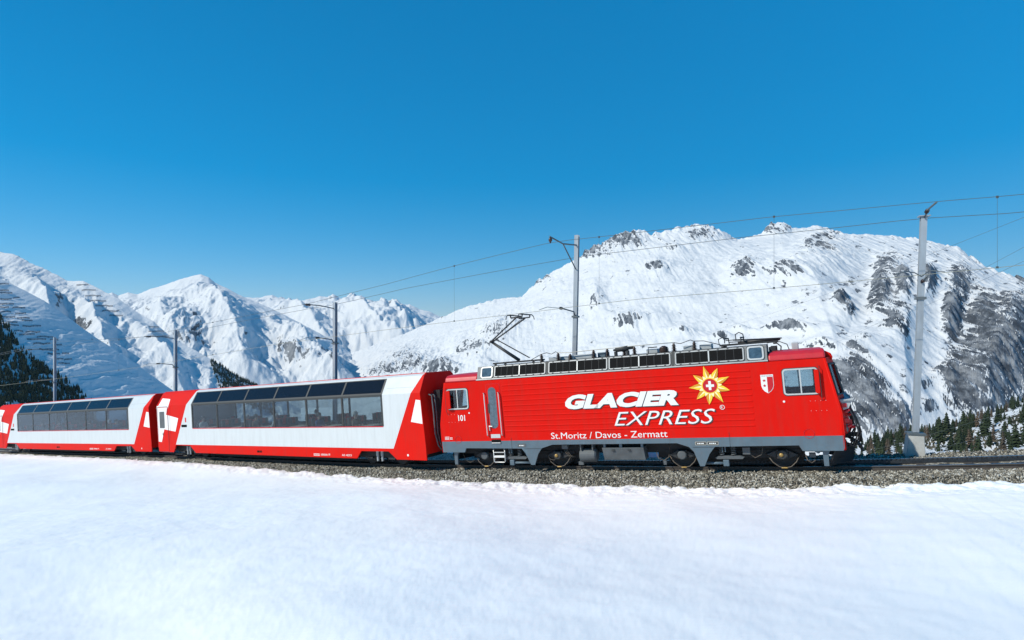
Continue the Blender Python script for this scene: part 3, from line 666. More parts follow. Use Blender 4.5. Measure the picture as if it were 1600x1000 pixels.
# ---------------------------------------------------------------- shared train helpers
def frame_matrix(o, t):
    T = Vector(t).normalized(); S = Vector((-T.y, T.x, 0)).normalized(); N = T.cross(S)
    return Matrix(((T.x, S.x, N.x, o[0]), (T.y, S.y, N.y, o[1]), (T.z, S.z, N.z, o[2]), (0, 0, 0, 1)))
def letters(body, x0, z0, width, height, mat, parent, y, shear=0.0, weight=0.0, name='lettering', label=None, space=1.0):
    cu = bpy.data.curves.new('lettering', 'FONT'); cu.body = body; cu.offset = weight; cu.space_character = space; cu.resolution_u = 3
    ob = bpy.data.objects.new('lettering', cu); me = bpy.data.meshes.new_from_object(ob)
    bpy.data.objects.remove(ob); bpy.data.curves.remove(cu)
    co = np.zeros(len(me.vertices)*3); me.vertices.foreach_get('co', co); co = co.reshape(-1, 3)
    lo, hi = co.min(0), co.max(0)
    zz = (co[:, 1]-lo[1])/(hi[1]-lo[1])*height; xx = (co[:, 0]-lo[0])/(hi[0]-lo[0])*width
    out = np.stack([x0 + xx + shear*zz, np.full(len(co), y), z0 + zz], 1)
    me.vertices.foreach_set('co', out.ravel()); me.materials.append(mat); me.update()
    return place(name, me, parent, label=label)
def dashes(x0, z0, w, h, parent, y, rows=2, seed=1, mat='white'):
    r_ = random.Random(seed); mb = MB()
    for k in range(rows):
        x = x0; zz = z0 + h*k/rows
        while x < x0 + w - .01:
            L = min(r_.uniform(.02, .06), x0 + w - x); mb.box(x, x+L, y, y+.001, zz, zz + h/rows*.6); x += L + .014
    return tag(mb.build('small_print', M[mat], parent), kind='stuff')
def disc(cx, cz, r, n=28): return [(cx + r*math.cos(6.28318*k/n), cz + r*math.sin(6.28318*k/n)) for k in range(n)]
W = 1.33

# ---------------------------------------------------------------- locomotive
LOCO = frame_matrix((-2.164, 24.230, -5.318), (0.90129134, -0.4235834, 0.09083511))
loco = empty('locomotive', 'red electric rack locomotive with white and yellow lettering at the head of the train', 'locomotive', mat=LOCO)
def x_lo(z): return 0.0 if z <= 1.77 else 0.30*(z-1.77)/(3.42-1.77)
def x_hi(z): return 14.09 - x_lo(z)
WINS = [(0.40, 1.37, 2.35, 3.16), (12.57, 13.55, 2.35, 3.16)]
def side_grid(y0, y1):
    mb = MB(); zs = [1.09, 1.77, 2.39, 3.12, 3.42]; xs = [None, 0.44, 1.33, 12.61, 13.51, None]
    def X(i, z): return x_lo(z) if i == 0 else x_hi(z) if i == len(xs)-1 else xs[i]
    for a, b in zip(zs[:-1], zs[1:]):
        for i in range(len(xs)-1):
            if a == 2.39 and i in (1, 3): continue
            mb.slab([(X(i, a), y0, a), (X(i+1, a), y0, a), (X(i+1, b), y0, b), (X(i, b), y0, b)], (0, y1-y0, 0))
    return mb
side_grid(-W, -W+0.07).build('side_wall', M['red'], loco)
side_grid(W, W-0.07).build('side_wall', M['red'], loco)
MB().slab([(0.3, -W+0.07, 3.36), (13.79, -W+0.07, 3.36), (13.79, W-0.07, 3.36), (0.3, W-0.07, 3.36)], (0, 0, 0.05)).build('roof_deck', M['crimson'], loco)
MB().box(0.05, 14.04, -W+0.08, W-0.08, 1.0, 1.10).build('floor', M['black'], loco)
MB().box(2.05, 2.12, -W+0.08, W-0.08, 1.1, 3.35).box(11.95, 12.02, -W+0.08, W-0.08, 1.1, 3.35).build('bulkhead', M['inner'], loco)
MB().box(13.25, 13.65, -0.9, 0.9, 1.1, 2.05).box(0.45, 0.85, -0.9, 0.9, 1.1, 2.05).build('control_desk', M['seat'], loco)
for cx, sg in ((12.75, 1), (1.35, -1)):
    MB().box(cx-.25, cx+.25, -.62, -.12, 1.45, 1.6).box(cx-.25*sg-.05, cx-.25*sg+.05, -.62, -.12, 1.6, 2.5).build('driver_seat', M['seat'], loco, bevel=0.04)
# ends: a three-facet nose with raked windscreens, lower red apron and header
def nose(z, y): return x_hi(z) + 0.22*min(1.0, max(0.0, (1.26-abs(y))/0.71))
for sg in (1, -1):
    ex = lambda z, y=1.26: nose(z, y) if sg > 0 else 14.09 - nose(z, y)
    th = (-0.06*sg, 0, 0)
    ys = [-1.26, -1.19, -0.60, -0.50, -0.04, 0.04, 0.50, 0.60, 1.19, 1.26]; zs = [1.09, 1.77, 2.28, 3.22, 3.42]
    mb = MB()
    for z0_, z1_ in zip(zs[:-1], zs[1:]):
        for i in range(len(ys)-1):
            if z0_ == 2.28 and i in (1, 3, 5, 7): continue
            p_, q_ = ys[i], ys[i+1]
            mb.slab([(ex(z0_, p_), p_, z0_), (ex(z0_, q_), q_, z0_), (ex(z1_, q_), q_, z1_), (ex(z1_, p_), p_, z1_)], th)
    mb.build('end_wall', M['red'], loco)
    MB().slab([(ex(3.41), -1.26, 3.41), (ex(3.41, .55), -.55, 3.41), (ex(3.41, .55), .55, 3.41), (ex(3.41), 1.26, 3.41)], (0, 0, .02)).slab([(ex(1.1), -1.26, 1.10), (ex(1.1, .55), -.55, 1.10), (ex(1.1, .55), .55, 1.10), (ex(1.1), 1.26, 1.10)], (0, 0, .03)).build('nose_shelf', M['red'], loco)
    for a, b in ((-1.19, -.60), (-.50, -.04), (.04, .50), (.60, 1.19)):
        pw = MB().slab([(ex(2.28, a)-.02*sg, a, 2.28), (ex(2.28, b)-.02*sg, b, 2.28), (ex(3.22, b)-.02*sg, b, 3.22), (ex(3.22, a)-.02*sg, a, 3.22)], (-0.012*sg, 0, 0)).build('windscreen', M['win_cab'], loco)
        fm = MB()
        for q0, q1 in (((a, 2.28), (b, 2.28)), ((b, 2.28), (b, 3.22)), ((b, 3.22), (a, 3.22)), ((a, 3.22), (a, 2.28))):
            fm.tube([(ex(q0[1], q0[0])+.012*sg, q0[0], q0[1]), (ex(q1[1], q1[0])+.012*sg, q1[0], q1[1])], 0.026, 6)
        fm.build('windscreen_gasket', M['alu_dark'], pw)
        if abs(a+b) < 1: MB().tube([(ex(2.3, a)+.05*sg, (a+b)/2, 2.26), (ex(3.0, a)+.05*sg, (a+b)/2+.12, 3.0)], 0.014, 6).tube([(ex(2.65, a)+.06*sg, (a+b)/2-.06, 2.62), (ex(3.1, a)+.06*sg, (a+b)/2+.2, 3.12)], 0.018, 6).build('wiper', M['rubber'], pw)
    if sg > 0:
        MB().slab([(ex(2.35, -1.1)-.16, -1.08, 2.36), (ex(2.35, -.7)-.16, -.72, 2.36), (ex(2.75, -.7)-.16, -.72, 2.78), (ex(2.75, -1.1)-.16, -1.08, 2.78)], (-.01, 0, 0)).build('reflection_panel', M['white'], loco)  # white panel added behind the windscreen to imitate its pale reflection
    # rounded corner posts
    for y in (-W+.05, W-.05):
        MB().tube([((ex(1.77) if True else 0)-.045*sg, y, 0.66), (ex(1.77)-.045*sg, y, 1.77), (ex(3.42)-.045*sg, y, 3.42)], 0.056, 10).build('corner_post', M['red'], loco, smooth=True)
# horizontal stiffening ribs
for y, sg in ((-W, -1), (W, 1)):
    for k in range(10):
        z = 3.18 - 0.193*k
        MB().prism_x([(y, z+.030), (y+.015*sg, z+.012), (y+.015*sg, z-.012), (y, z-.030)], 2.89, 11.65).build('rib', M['red'], loco)
# gray skirts
SK = [(0.02,1.09),(0.05,0.66),(1.04,0.66),(1.11,0.82),(3.50,0.79),(3.64,0.62),(3.84,0.18),(3.99,0.18),(4.15,0.57),(4.31,0.79),(4.75,0.92),(9.20,0.92),(9.58,0.79),(9.72,0.63),(9.88,0.16),(10.02,0.16),(10.20,0.55),(10.39,0.79),(12.84,0.81),(12.93,0.64),(14.02,0.64),(14.06,0.72),(14.06,1.09)]
for y0, y1 in ((-W-.004, -W+.06), (W+.004, W-.06)):
    me_ = MB().prism(SK[::-1], min(y0, y1), max(y0, y1)).build('skirt', M['gray'], loco)
    for u in (0.48, 13.47):
        pass
for x0, x1 in ((0.04, 0.12), (13.97, 14.05)):
    MB().box(x0, x1, -W+.07, W-.07, 0.66, 1.09).build('end_beam', M['gray'], loco)
for u, sg in ((0.54, -1), (13.54, 1)):
    for y in (-1.16, 1.16):
        MB().prism([(u-.07, 0.70), (u-.06, 0.16), (u+.07, 0.16), (u+.08, 0.52), (u+.15, 0.66), (u+.15, 0.70)], y-.05, y+.05).build('rail_guard', M['gray'], loco)
MB().slab([(13.62, -1.1, 0.13), (14.35, -0.05, 0.13), (14.45, -0.05, 0.60), (13.85, -1.15, 0.60)], (-.06, 0, 0)).slab([(13.62, 1.1, 0.13), (14.35, 0.05, 0.13), (14.45, 0.05, 0.60), (13.85, 1.15, 0.60)], (-.06, 0, 0)).build('snow_plough', M['black'], loco)
MB().slab([(0.50, -1.1, 0.13), (-0.15, -0.05, 0.13), (-0.2, -0.05, 0.55), (0.35, -1.15, 0.55)], (.06, 0, 0)).slab([(0.50, 1.1, 0.13), (-0.15, 0.05, 0.13), (-0.2, 0.05, 0.55), (0.35, 1.15, 0.55)], (.06, 0, 0)).build('snow_plough', M['black'], loco)
# panel seams in the skirt and below the bogie brackets
MB().box(3.62, 4.28, -W-.012, -W-.004, 0.775, 0.785).box(9.70, 10.36, -W-.012, -W-.004, 0.775, 0.785).box(3.10, 3.108, -W-.010, -W-.004, 0.80, 1.2).box(10.86, 10.868, -W-.010, -W-.004, 0.80, 1.25).build('skirt_seam', M['alu_dark'], loco)
for x0, x1, z0, z1 in ((9.79, 10.14, 0.85, 0.96), (10.17, 10.51, 0.85, 0.96), (3.36, 3.69, 0.85, 0.97)):
    pl = MB().box(x0, x1, -W-.016, -W-.004, z0, z1).build('data_plate', M['gray_light'] if x0 < 9 else M['alu_dark'], loco)
    if x0 > 9: MB().ring(rr(x0, x1, z0, z1, .01, 1), rr(x0+.012, x1-.012, z0+.012, z1-.012, .008, 1), -W-.02, -W-.015).build('plate_rim', M['table'], pl)
    dashes(x0+.06, z0+.035, (x1-x0)*0.6, 0.06, pl, -W-.022, 1, int(x0*10))
# side doors, windows, rails
door = MB().prism(rr(2.19, 2.77, 1.30, 3.26, .08), -W-.010, -W-.002).build('door', M['red'], loco)
MB().ring(rr(2.175, 2.785, 1.285, 3.275, .09), rr(2.19, 2.77, 1.30, 3.26, .08), -W-.007, -W-.001).build('door_seam', M['emblem_red'], door)
MB().prism(rr(2.27, 2.61, 1.57, 3.14, .165, 6), -W-.016, -W-.009).build('door_window', M['win_door'], door)
MB().ring(rr(2.255, 2.625, 1.555, 3.155, .18, 6), rr(2.27, 2.61, 1.57, 3.14, .165, 6), -W-.018, -W-.009).build('window_gasket', M['emblem_red'], door)
MB().tube([(2.24, -W-.02, 1.66), (2.24, -W-.07, 1.66), (2.38, -W-.07, 1.65)], 0.02, 8).tube([(2.24, -W-.05, 1.66), (2.25, -W-.05, 1.49)], 0.02, 8).build('door_handle', M['silver'], door)
MB().box(2.235, 2.29, -W-.03, -W-.012, 2.15, 2.52).build('hinge_cover', M['alu_dark'], door)
for u in (2.11, 2.73):
    MB().tube([(u, -W, 2.93), (u, -W-.08, 2.93), (u+.01, -W-.08, 2.88), (u+.035, -W-.08, 1.36), (u+.035, -W-.08, 1.31), (u+.035, -W, 1.31)], 0.02, 8).build('handrail', M['silver'], loco, smooth=True)
MB().box(2.26, 2.66, -W-.018, -W-.003, 1.20, 1.345).build('kick_plate', M['silver'], loco)
st = MB().box(2.27, 2.66, -W-.016, -W-.005, 0.99, 1.14).build('step_recess', M['mesh_black'], loco)
MB().box(2.28, 2.65, -W-.04, -W-.016, 1.0, 1.035).build('step_edge', M['silver'], st)
lad = MB()
lad.tube([(2.26, -1.24, 0.80), (2.26, -1.24, 0.29), (2.30, -1.24, 0.26), (2.70, -1.24, 0.26), (2.74, -1.24, 0.29), (2.74, -1.24, 0.80)], 0.022, 8)
lad = lad.build('step_ladder', M['silver'], loco, smooth=True)
for z, m in ((0.62, 'silver'), (0.44, 'white')): MB().box(2.27, 2.73, -1.27, -1.15, z, z+(.03 if m == 'silver' else .07)).build('step', M[m], lad)
for i, (x0, x1, z0, z1) in enumerate(WINS):
    for y, sg in ((-W, -1), (W, 1)):
        w = MB().box(x0+.02, x1-.02, y-.008*sg-.003, y-.008*sg+.003, z0+.02, z1-.02).build('cab_window', M['win_cab'], loco)
        ya, yb = sorted((y, y+.02*sg)); yc, yd = sorted((y, y+.014*sg))
        MB().ring(rr(x0, x1, z0, z1, .10), rr(x0+.045, x1-.045, z0+.045, z1-.045, .07), ya, yb).build('window_frame', M['silver'], w)
        MB().ring(rr(x0-.02, x1+.02, z0-.02, z1+.02, .11), rr(x0, x1, z0, z1, .10), yc, yd).build('window_gasket', M['alu_dark'], w)
        MB().box((x0+x1)/2-.018, (x0+x1)/2+.018, ya, yb, z0+.045, z1-.045).build('mullion', M['silver'], w)
    u0, u1 = (0.42, 0.62) if i == 0 else (13.44, 13.57)
    mi_ = MB().prism(rr(u0, u1, 2.38, 3.10, .05), -W-.13, -W-.08).build('mirror', M['red'], loco, bevel=0.01)
    ux = u0 - .02 if i == 0 else u1 + .02
    MB().tube([(ux, -W-.01, 3.20), (ux, -W-.1, 3.18), (ux, -W-.1, 2.30), (ux, -W-.01, 2.16)], 0.010, 6).build('mirror_arm', M['alu_dark'], mi_)
for u, z in ((1.37, 2.19), (12.55, 2.16)): MB().lathe((u, -W, z), (0, -1, 0), [(0, .035), (.012, .03)], 12).build('marker', M['white'], loco)
for u in (0.79, 13.15):
    MB().ring(disc(u, 1.16, .145), disc(u, 1.16, .135), -W-.012, -W-.002).build('jacking_ring', M['emblem_red'] if u > 5 else M['emblem_red'], loco)
for x0 in (0.42, 13.27):
    mb = MB()
    for dx in (0, .14, .28, .42):
        for dz in (0, .30): mb.lathe((x0+dx, -W, 1.85+dz), (0, -1, 0), [(0, .009), (.006, .007)], 8)
    tag(mb.build('hatch_screws', M['silver'], loco), kind='stuff')
# crimson roof caps over the cabs
CAPP = [(-1.31, 3.425), (-1.25, 3.60), (-1.08, 3.69), (-0.7, 3.72), (0.7, 3.72), (1.08, 3.69), (1.25, 3.60), (1.31, 3.425)]
MB().prism_x(CAPP, 12.22, 13.80).build('roof_cap', M['crimson'], loco, bevel=0.05)
MB().prism_x(CAPP, 0.34, 1.82).build('roof_cap', M['crimson'], loco, bevel=0.05)
MB().prism([(13.74, 3.36), (13.98, 3.30), (14.03, 3.42), (13.98, 3.54), (13.84, 3.62), (13.74, 3.62)], -0.75, 0.75).build('windscreen_hood', M['red'], loco, bevel=0.03)
MB().prism([(0.35, 3.30), (0.19, 3.24), (0.10, 3.40), (0.14, 3.52), (0.30, 3.60), (0.35, 3.60)], -0.75, 0.75).build('windscreen_hood', M['red'], loco, bevel=0.03)
MB().box(12.93, 13.13, -.32, -.08, 3.70, 3.95).build('roof_lamp', M['box_gray'], loco, bevel=0.03)
# machine room cowl with ventilation grilles
TILT = math.atan2(0.16, 0.52)
for sg in (-1, 1):
    cowl = bpy.data.objects.new('roof_cowl', MB().box(1.83, 12.20, -.03, 0, 0.0, 0.535).mesh('roof_cowl', M['alu'])); col.objects.link(cowl); cowl.parent = loco
    cowl.location = (0, -1.30, 3.43); cowl.rotation_euler = (-TILT, 0, 0)
    if sg > 0:
        cowl.matrix_local = Matrix.Scale(-1, 4, (0, 1, 0)) @ (Matrix.Translation((0, -1.30, 3.43)) @ Matrix.Rotation(-TILT, 4, 'X'))
    MB().box(1.80, 12.21, -.055, -.03, -0.005, 0.035).build('gutter', M['frame'], cowl)
    for x0, x1 in ((2.58, 4.70), (4.82, 7.05), (7.10, 9.23), (9.38, 11.53)):
        xm = (x0+x1)/2
        fr_ = MB().ring(rr(x0, x1, .07, .515, .07), rr(x0+.04, x1-.04, .108, .477, .03), -.055, -.03).build('grille_frame', M['frame'], cowl)
        MB().ring(rr(x0-.02, x1+.02, .05, .535, .08), rr(x0, x1, .07, .515, .07), -.045, -.03).build('gasket', M['alu_dark'], fr_)
        MB().box(xm-.02, xm+.02, -.06, -.03, .11, .475).build('mullion', M['silver'], fr_)
        clips = MB()
        for k in range(7): clips.box(x0+.18+k*(x1-x0-.36)/6-.03, x0+.18+k*(x1-x0-.36)/6+.03, -.064, -.055, .075, .095).box(x0+.18+k*(x1-x0-.36)/6-.03, x0+.18+k*(x1-x0-.36)/6+.03, -.064, -.055, .49, .51)
        tag(clips.build('clip_row', M['alu_dark'], fr_), kind='stuff')
        for a, b in ((x0+.05, xm-.02), (xm+.02, x1-.05)):
            g_ = MB().box(a, b, -.045, -.03, .115, .47).build('grille', M['mesh_black'], cowl)
            bars = MB()
            for k in range(1, 4): bars.box(a+(b-a)*k/4-.006, a+(b-a)*k/4+.006, -.05, -.045, .12, .465)
            tag(bars.build('grille_bars', M['steel'], g_), kind='stuff')
    for x0, x1 in ((1.99, 2.51), (11.62, 12.11)):
        w = MB().box(x0+.05, x1-.05, -.045, -.03, .10, .47).build('cowl_window', M['win_door'], cowl)
        MB().ring(rr(x0, x1, .06, .515, .09), rr(x0+.05, x1-.05, .11, .465, .06), -.055, -.03).build('window_frame', M['silver'], w)
        MB().ring(rr(x0-.02, x1+.02, .04, .535, .1), rr(x0, x1, .06, .515, .09), -.045, -.03).build('gasket', M['alu_dark'], w)
    for x in (4.76, 9.305): MB().box(x-.04, x+.04, -.04, -.028, 0.0, .545).build('expansion_joint', M['alu_dark'], cowl)
MB().box(1.85, 12.18, -1.12, 1.12, 3.90, 3.945).box(1.86, 1.89, -1.2, 1.2, 3.43, 3.9).box(12.14, 12.17, -1.2, 1.2, 3.43, 3.9).build('cowl_roof', M['roof_gray'], loco)
# roof gear
def insulator(u, y, h=0.3, r=0.092, z=3.945):
    prof = [(0, r*.9), (.03, r*.9), (.03, r*.45)]
    n = 4
    for k in range(n):
        a = .04 + (h-.08)*k/n; prof += [(a, r*.5), (a+.012, r*1.25*(1-.08*k)), (a+.03, r*.55)]
    prof += [(h-.02, r*.4), (h, r*.4)]
    return MB().lathe((u, y, z), (0, 0, 1), prof, 12).build('insulator', M['insulator'], loco, smooth=True)
for u in (4.07, 4.77, 6.20, 6.73, 7.75, 9.17, 9.87): insulator(u, 0.0)
insulator(5.26, 0.0, .22); insulator(7.35, 0.1, .26)
MB().lathe((8.81, 0, 3.945), (0, 0, 1), [(0, .12), (.02, .2), (.05, .14), (.07, .2), (.10, .14), (.12, .19), (.15, .13), (.17, .17), (.21, .10), (.24, .05)], 16).build('surge_arrester', M['insulator'], loco, smooth=True)
MB().tube([(4.77, 0, 4.25), (5.26, 0, 4.22), (6.2, 0, 4.245), (6.73, 0, 4.25), (7.75, 0, 4.27), (9.17, 0, 4.27)], 0.014, 6).build('busbar', M['table'], loco, smooth=True)
MB().tube([(3.62, 0, 4.06), (4.07, 0, 4.25), (4.3, 0, 4.29), (4.5, 0, 4.22), (4.68, 0, 4.30), (4.77, 0, 4.25)], 0.013, 6).build('roof_cable', M['rubber'], loco, smooth=True)
MB().tube([(9.17, 0, 4.27), (9.4, 0, 4.21), (9.75, 0, 4.31), (9.87, 0, 4.26), (10.2, 0, 4.24), (10.75, 0, 4.05)], 0.013, 6).build('roof_cable', M['rubber'], loco, smooth=True)
brk = MB().lathe((6.95, 0.05, 4.17), (1, 0, 0.06), [(0, .03), (.08, .05), (.1, .09), (.55, .10), (.58, .06), (.75, .05), (.8, .02)], 12).build('circuit_breaker', M['steel'], loco, smooth=True)
for a_ in (7.0, 7.45): MB().box(a_, a_+.08, -.05, .15, 3.945, 4.12).build('breaker_foot', M['steel'], brk)
for x0, x1, z1, m in ((4.30, 5.15, 4.09, 'box_gray'), (5.35, 6.08, 4.11, 'box_gray'), (6.30, 6.60, 4.13, 'gray'), (8.15, 8.55, 4.10, 'box_gray'), (9.47, 9.80, 4.12, 'box_gray'), (10.02, 10.42, 4.12, 'box_gray')):
    MB().box(x0, x1, 0.15, 0.75, 3.945, z1).build('roof_box', M[m], loco, bevel=0.015)
MB().tube([(8.30, -.2, 3.95), (8.30, -.2, 4.16), (8.62, -.2, 4.16)], 0.02, 6).build('horn', M['alu_dark'], loco)
# raised pantograph at the rear
def panto_base(u0, u1):
    mb = MB()
    for y in (-.45, .45): mb.box(u0, u1, y-.03, y+.03, 4.0, 4.06)
    for u in (u0, (u0+u1)/2, u1-.06): mb.box(u, u+.06, -.5, .5, 4.0, 4.05)
    for u in (u0+.1, u1-.1):
        for y in (-.45, .45): mb.lathe((u, y, 3.945), (0, 0, 1), [(0, .05), (.03, .06), (.06, .04)], 8)
    return mb
pan = panto_base(2.15, 4.0).build('pantograph', M['panto'], loco, label='raised rear pantograph touching the contact wire')
MB().tube([(3.10, 0, 4.08), (1.92, 0, 4.92)], [.07, .05], 8).build('lower_arm', M['panto'], pan, smooth=True)
MB().tube([(3.50, 0.12, 4.15), (2.10, 0.12, 5.0)], .026, 6).build('coupling_rod', M['panto'], pan)
MB().tube([(1.92, -.10, 4.92), (1.92, .16, 4.96)], .045, 8).build('elbow', M['panto'], pan)
MB().tube([(1.92, -.08, 4.92), (3.30, -.42, 5.76)], .03, 6).tube([(1.92, .14, 4.94), (3.30, .45, 5.76)], .03, 6).tube([(1.98, .03, 4.9), (3.34, .03, 5.72)], .012, 6).build('upper_arm', M['panto'], pan)
MB().tube([(3.30, -.5, 5.77), (3.30, .5, 5.77)], .025, 6).box(3.06, 3.54, -.42, -.36, 5.75, 5.80).box(3.06, 3.54, .36, .42, 5.75, 5.80).build('head_carrier', M['panto'], pan)
for u in (3.05, 3.55):
    MB().box(u-.04, u+.04, -.52, .52, 5.86, 5.90).box(u-.02, u+.02, -.4, -.36, 5.78, 5.86).box(u-.02, u+.02, .36, .4, 5.78, 5.86).build('collector_strip', M['panto'], pan)
    for sg in (-1, 1): MB().tube([(u, .5*sg, 5.885), (u, .66*sg, 5.87), (u, .78*sg, 5.80), (u, .82*sg, 5.70)], .018, 6).build('horn', M['panto'], pan, smooth=True)
# folded pantograph at the front
pan2 = panto_base(10.75, 12.55).build('pantograph', M['panto'], loco, label='folded front pantograph lying on the roof')
MB().tube([(11.30, 0, 4.08), (12.62, 0, 4.10)], [.055, .04], 8).build('lower_arm', M['panto'], pan2, smooth=True)
MB().tube([(12.66, -.1, 4.12), (11.25, -.42, 4.17)], .022, 6).tube([(12.66, .14, 4.12), (11.25, .45, 4.17)], .022, 6).build('upper_arm', M['panto'], pan2)
MB().tube([(11.0, .12, 4.12), (12.6, .12, 4.06)], .018, 6).build('coupling_rod', M['panto'], pan2)
MB().tube([(11.2, -.5, 4.18), (11.2, .5, 4.18)], .025, 6).box(10.95, 11.45, -.42, -.36, 4.17, 4.2).box(10.95, 11.45, .36, .42, 4.17, 4.2).build('head_carrier', M['panto'], pan2)
for u in (10.95, 11.45):
    MB().box(u-.04, u+.04, -.52, .52, 4.22, 4.27).build('collector_strip', M['panto'], pan2)
    for sg in (-1, 1): MB().tube([(u, .5*sg, 4.26), (u, .66*sg, 4.25), (u, .78*sg, 4.18), (u, .82*sg, 4.10)], .018, 6).build('horn', M['panto'], pan2, smooth=True)
MB().tube([(10.72, -.2, 4.05), (10.70, -.2, 4.24), (10.85, -.2, 4.30), (11.02, -.2, 4.24), (11.04, -.2, 4.05)], .016, 6).tube([(11.25, 0, 4.2), (11.24, 0, 4.36), (11.36, 0, 4.43), (11.48, 0, 4.36), (11.5, 0, 4.2)], .018, 6).build('guard_loop', M['panto'], pan2)
MB().tube([(12.2, -.3, 4.0), (12.45, -.3, 4.02), (12.62, -.3, 3.85), (12.6, -.3, 3.72)], .02, 6).tube([(12.25, .2, 4.0), (12.6, .2, 4.0), (12.8, .2, 3.9), (12.85, .2, 3.72)], .014, 6).box(12.25, 12.45, -.5, -.2, 3.72, 3.86).box(12.3, 12.5, .1, .4, 3.72, 3.88).build('roof_fittings', M['steel'], loco)
# running gear
MB().box(0.7, 13.3, -0.78, 0.78, 0.52, 1.0).box(1.0, 5.6, -.55, .55, .30, .55).box(8.4, 13.0, -.55, .55, .30, .55).build('underframe', M['black'], loco)
for a_, b_ in ((1.15, 5.35), (8.75, 12.95)): MB().box(a_, b_, -.42, .42, .14, .40).build('motor_casing', M['black'], loco)
wm = MB().lathe((0, 0, 0), (0, -1, 0), [(-.065, .50), (-.04, .50), (-.035, .47), (.06, .465), (.065, .43), (.04, .40), (.03, .2), (.06, .12), (.06, .05)], 32)
wheel_me = wm.mesh('wheel', M['steel'], True)
AX = (1.75, 4.80, 9.28, 12.35)
for i, u in enumerate(AX):
    for sg in (-1, 1):
        w = place('wheel', wheel_me, loco, loc=(u, .53*sg, .47))
        if sg > 0: w.rotation_euler = (0, 0, math.pi)
    bx = MB().box(u-.17, u+.17, -.98, -.68, .33, .62).prism([(u-.48, .47), (u-.17, .33), (u-.17, .60)], -.95, -.72).prism([(u+.48, .45), (u+.17, .60), (u+.17, .33)], -.95, -.72).build('axle_box', M['steel'], loco, bevel=0.02)
    MB().lathe((u, -.98, .47), (0, -1, 0), [(0, .155), (.07, .15), (.09, .12)], 18).build('axle_cover', M['alu_dark'] if i in (1, 3) else M['gray_light'], bx, smooth=False)
    if i in (1, 3): MB().lathe((u-.03, -1.07, .47), (0, -1, 0), [(0, .065), (.03, .06), (.05, .03)], 14).build('axle_cap', M['gold'], bx)
    MB().tube([(u-.42, -.92, .42), (u-.30, -1.0, .24), (u-.12, -1.0, .09), (u+.05, -1.0, .055), (u+.22, -1.0, .09), (u+.38, -1.0, .24), (u+.48, -.92, .42)], .017, 8).build('brake_pipe', M['brown_pipe'], loco, smooth=True)
    MB().lathe((u-.06, -1.0, .055), (1, 0, 0), [(0, .018), (.02, .026), (.16, .026), (.18, .018)], 8).build('pipe_joint', M['gold'], loco)
for u0, u1 in ((1.2, 5.4), (8.7, 12.9)):
    MB().prism([(u0, .50), (u0+.3, .38), (u0+1.0, .34), (u1-1.0, .34), (u1-.3, .38), (u1, .50), (u1, .60), (u0, .60)], -.82, -.70).prism([(u0, .50), (u0+.3, .38), (u0+1.0, .34), (u1-1.0, .34), (u1-.3, .38), (u1, .50), (u1, .60), (u0, .60)], .70, .82).build('bogie_frame', M['black'], loco)
for u0 in (2.93, 10.56):
    for du in (0, .36):
        pts = [(u0+du+.075*math.cos(a), -1.06+.075*math.sin(a), .46+.30*a/(6.283*5)) for a in np.linspace(0, 6.283*5, 60)]
        MB().tube(pts, .017, 6).build('coil_spring', M['gray_light'], loco, smooth=True)
    MB().prism([(u0-.22, .40), (u0-.14, .36), (u0+.62, .36), (u0+.68, .42), (u0+.55, .46), (u0-.1, .46)], -1.16, -.9).build('spring_plank', M['gray_light'], loco)
sgn = ((2.99, 3.75), (10.68, 10.02))
for a, b in sgn:
    rod = MB().lathe((a, -1.12, .22), ((b-a), 0, 0), [(0, .045), (abs(b-a), .045)], 12).build('traction_rod', M['gray'], loco, smooth=True)
    MB().box(a-.09, a+.09, -1.2, -1.04, .13, .34).build('rod_bracket', M['gray'], rod, bevel=0.02)
for u in (2.93, 10.62): MB().box(u-.035, u-.01, -1.2, -1.1, .60, .86).box(u+.05, u+.075, -1.2, -1.1, .60, .86).build('damper', M['gray'], loco)
MB().lathe((5.69, -.98, .48), (1, 0, 0), [(0, .20), (.04, .25), (.58, .25), (.63, .20)], 24).box(5.76, 5.80, -1.22, -.8, .70, .93).box(6.2, 6.24, -1.22, -.8, .70, .93).build('air_tank', M['gray_light'], loco, smooth=False)
eb = MB().slab([(6.58, -1.24, .77), (8.05, -1.24, .77), (8.08, -1.16, .33), (6.62, -1.16, .33)], (0, .5, 0)).build('equipment_box', M['gray_light'], loco, bevel=0.012)
for u in (6.98, 7.55): MB().box(u-.05, u+.05, -1.262, -1.23, .66, .71).build('latch', M['alu_dark'], eb)
MB().box(7.2, 7.29, -1.2, -1.1, .77, .95).box(6.62, 6.70, -1.2, -1.1, .77, .95).box(7.95, 8.03, -1.2, -1.1, .77, .95).build('hanger', M['gray'], eb)
MB().box(5.02, 5.24, -1.1, -.9, .72, .86).build('junction_box', M['gray_light'], loco)
hz = MB()
for dx in (0, .06, .12): hz.tube([(5.06+dx, -1.02, .74), (5.12+dx, -1.05, .6), (5.22+dx, -1.05, .46), (5.38+dx, -1.0, .40)], .012, 6)
hz.tube([(4.4, -1.0, .5), (4.5, -1.05, .34), (4.65, -1.05, .30), (4.75, -1.0, .38)], .012, 6).tube([(8.42, -1.0, .6), (8.5, -1.08, .38), (8.68, -1.08, .30), (8.85, -1.08, .42), (8.9, -1.0, .85)], .016, 6)
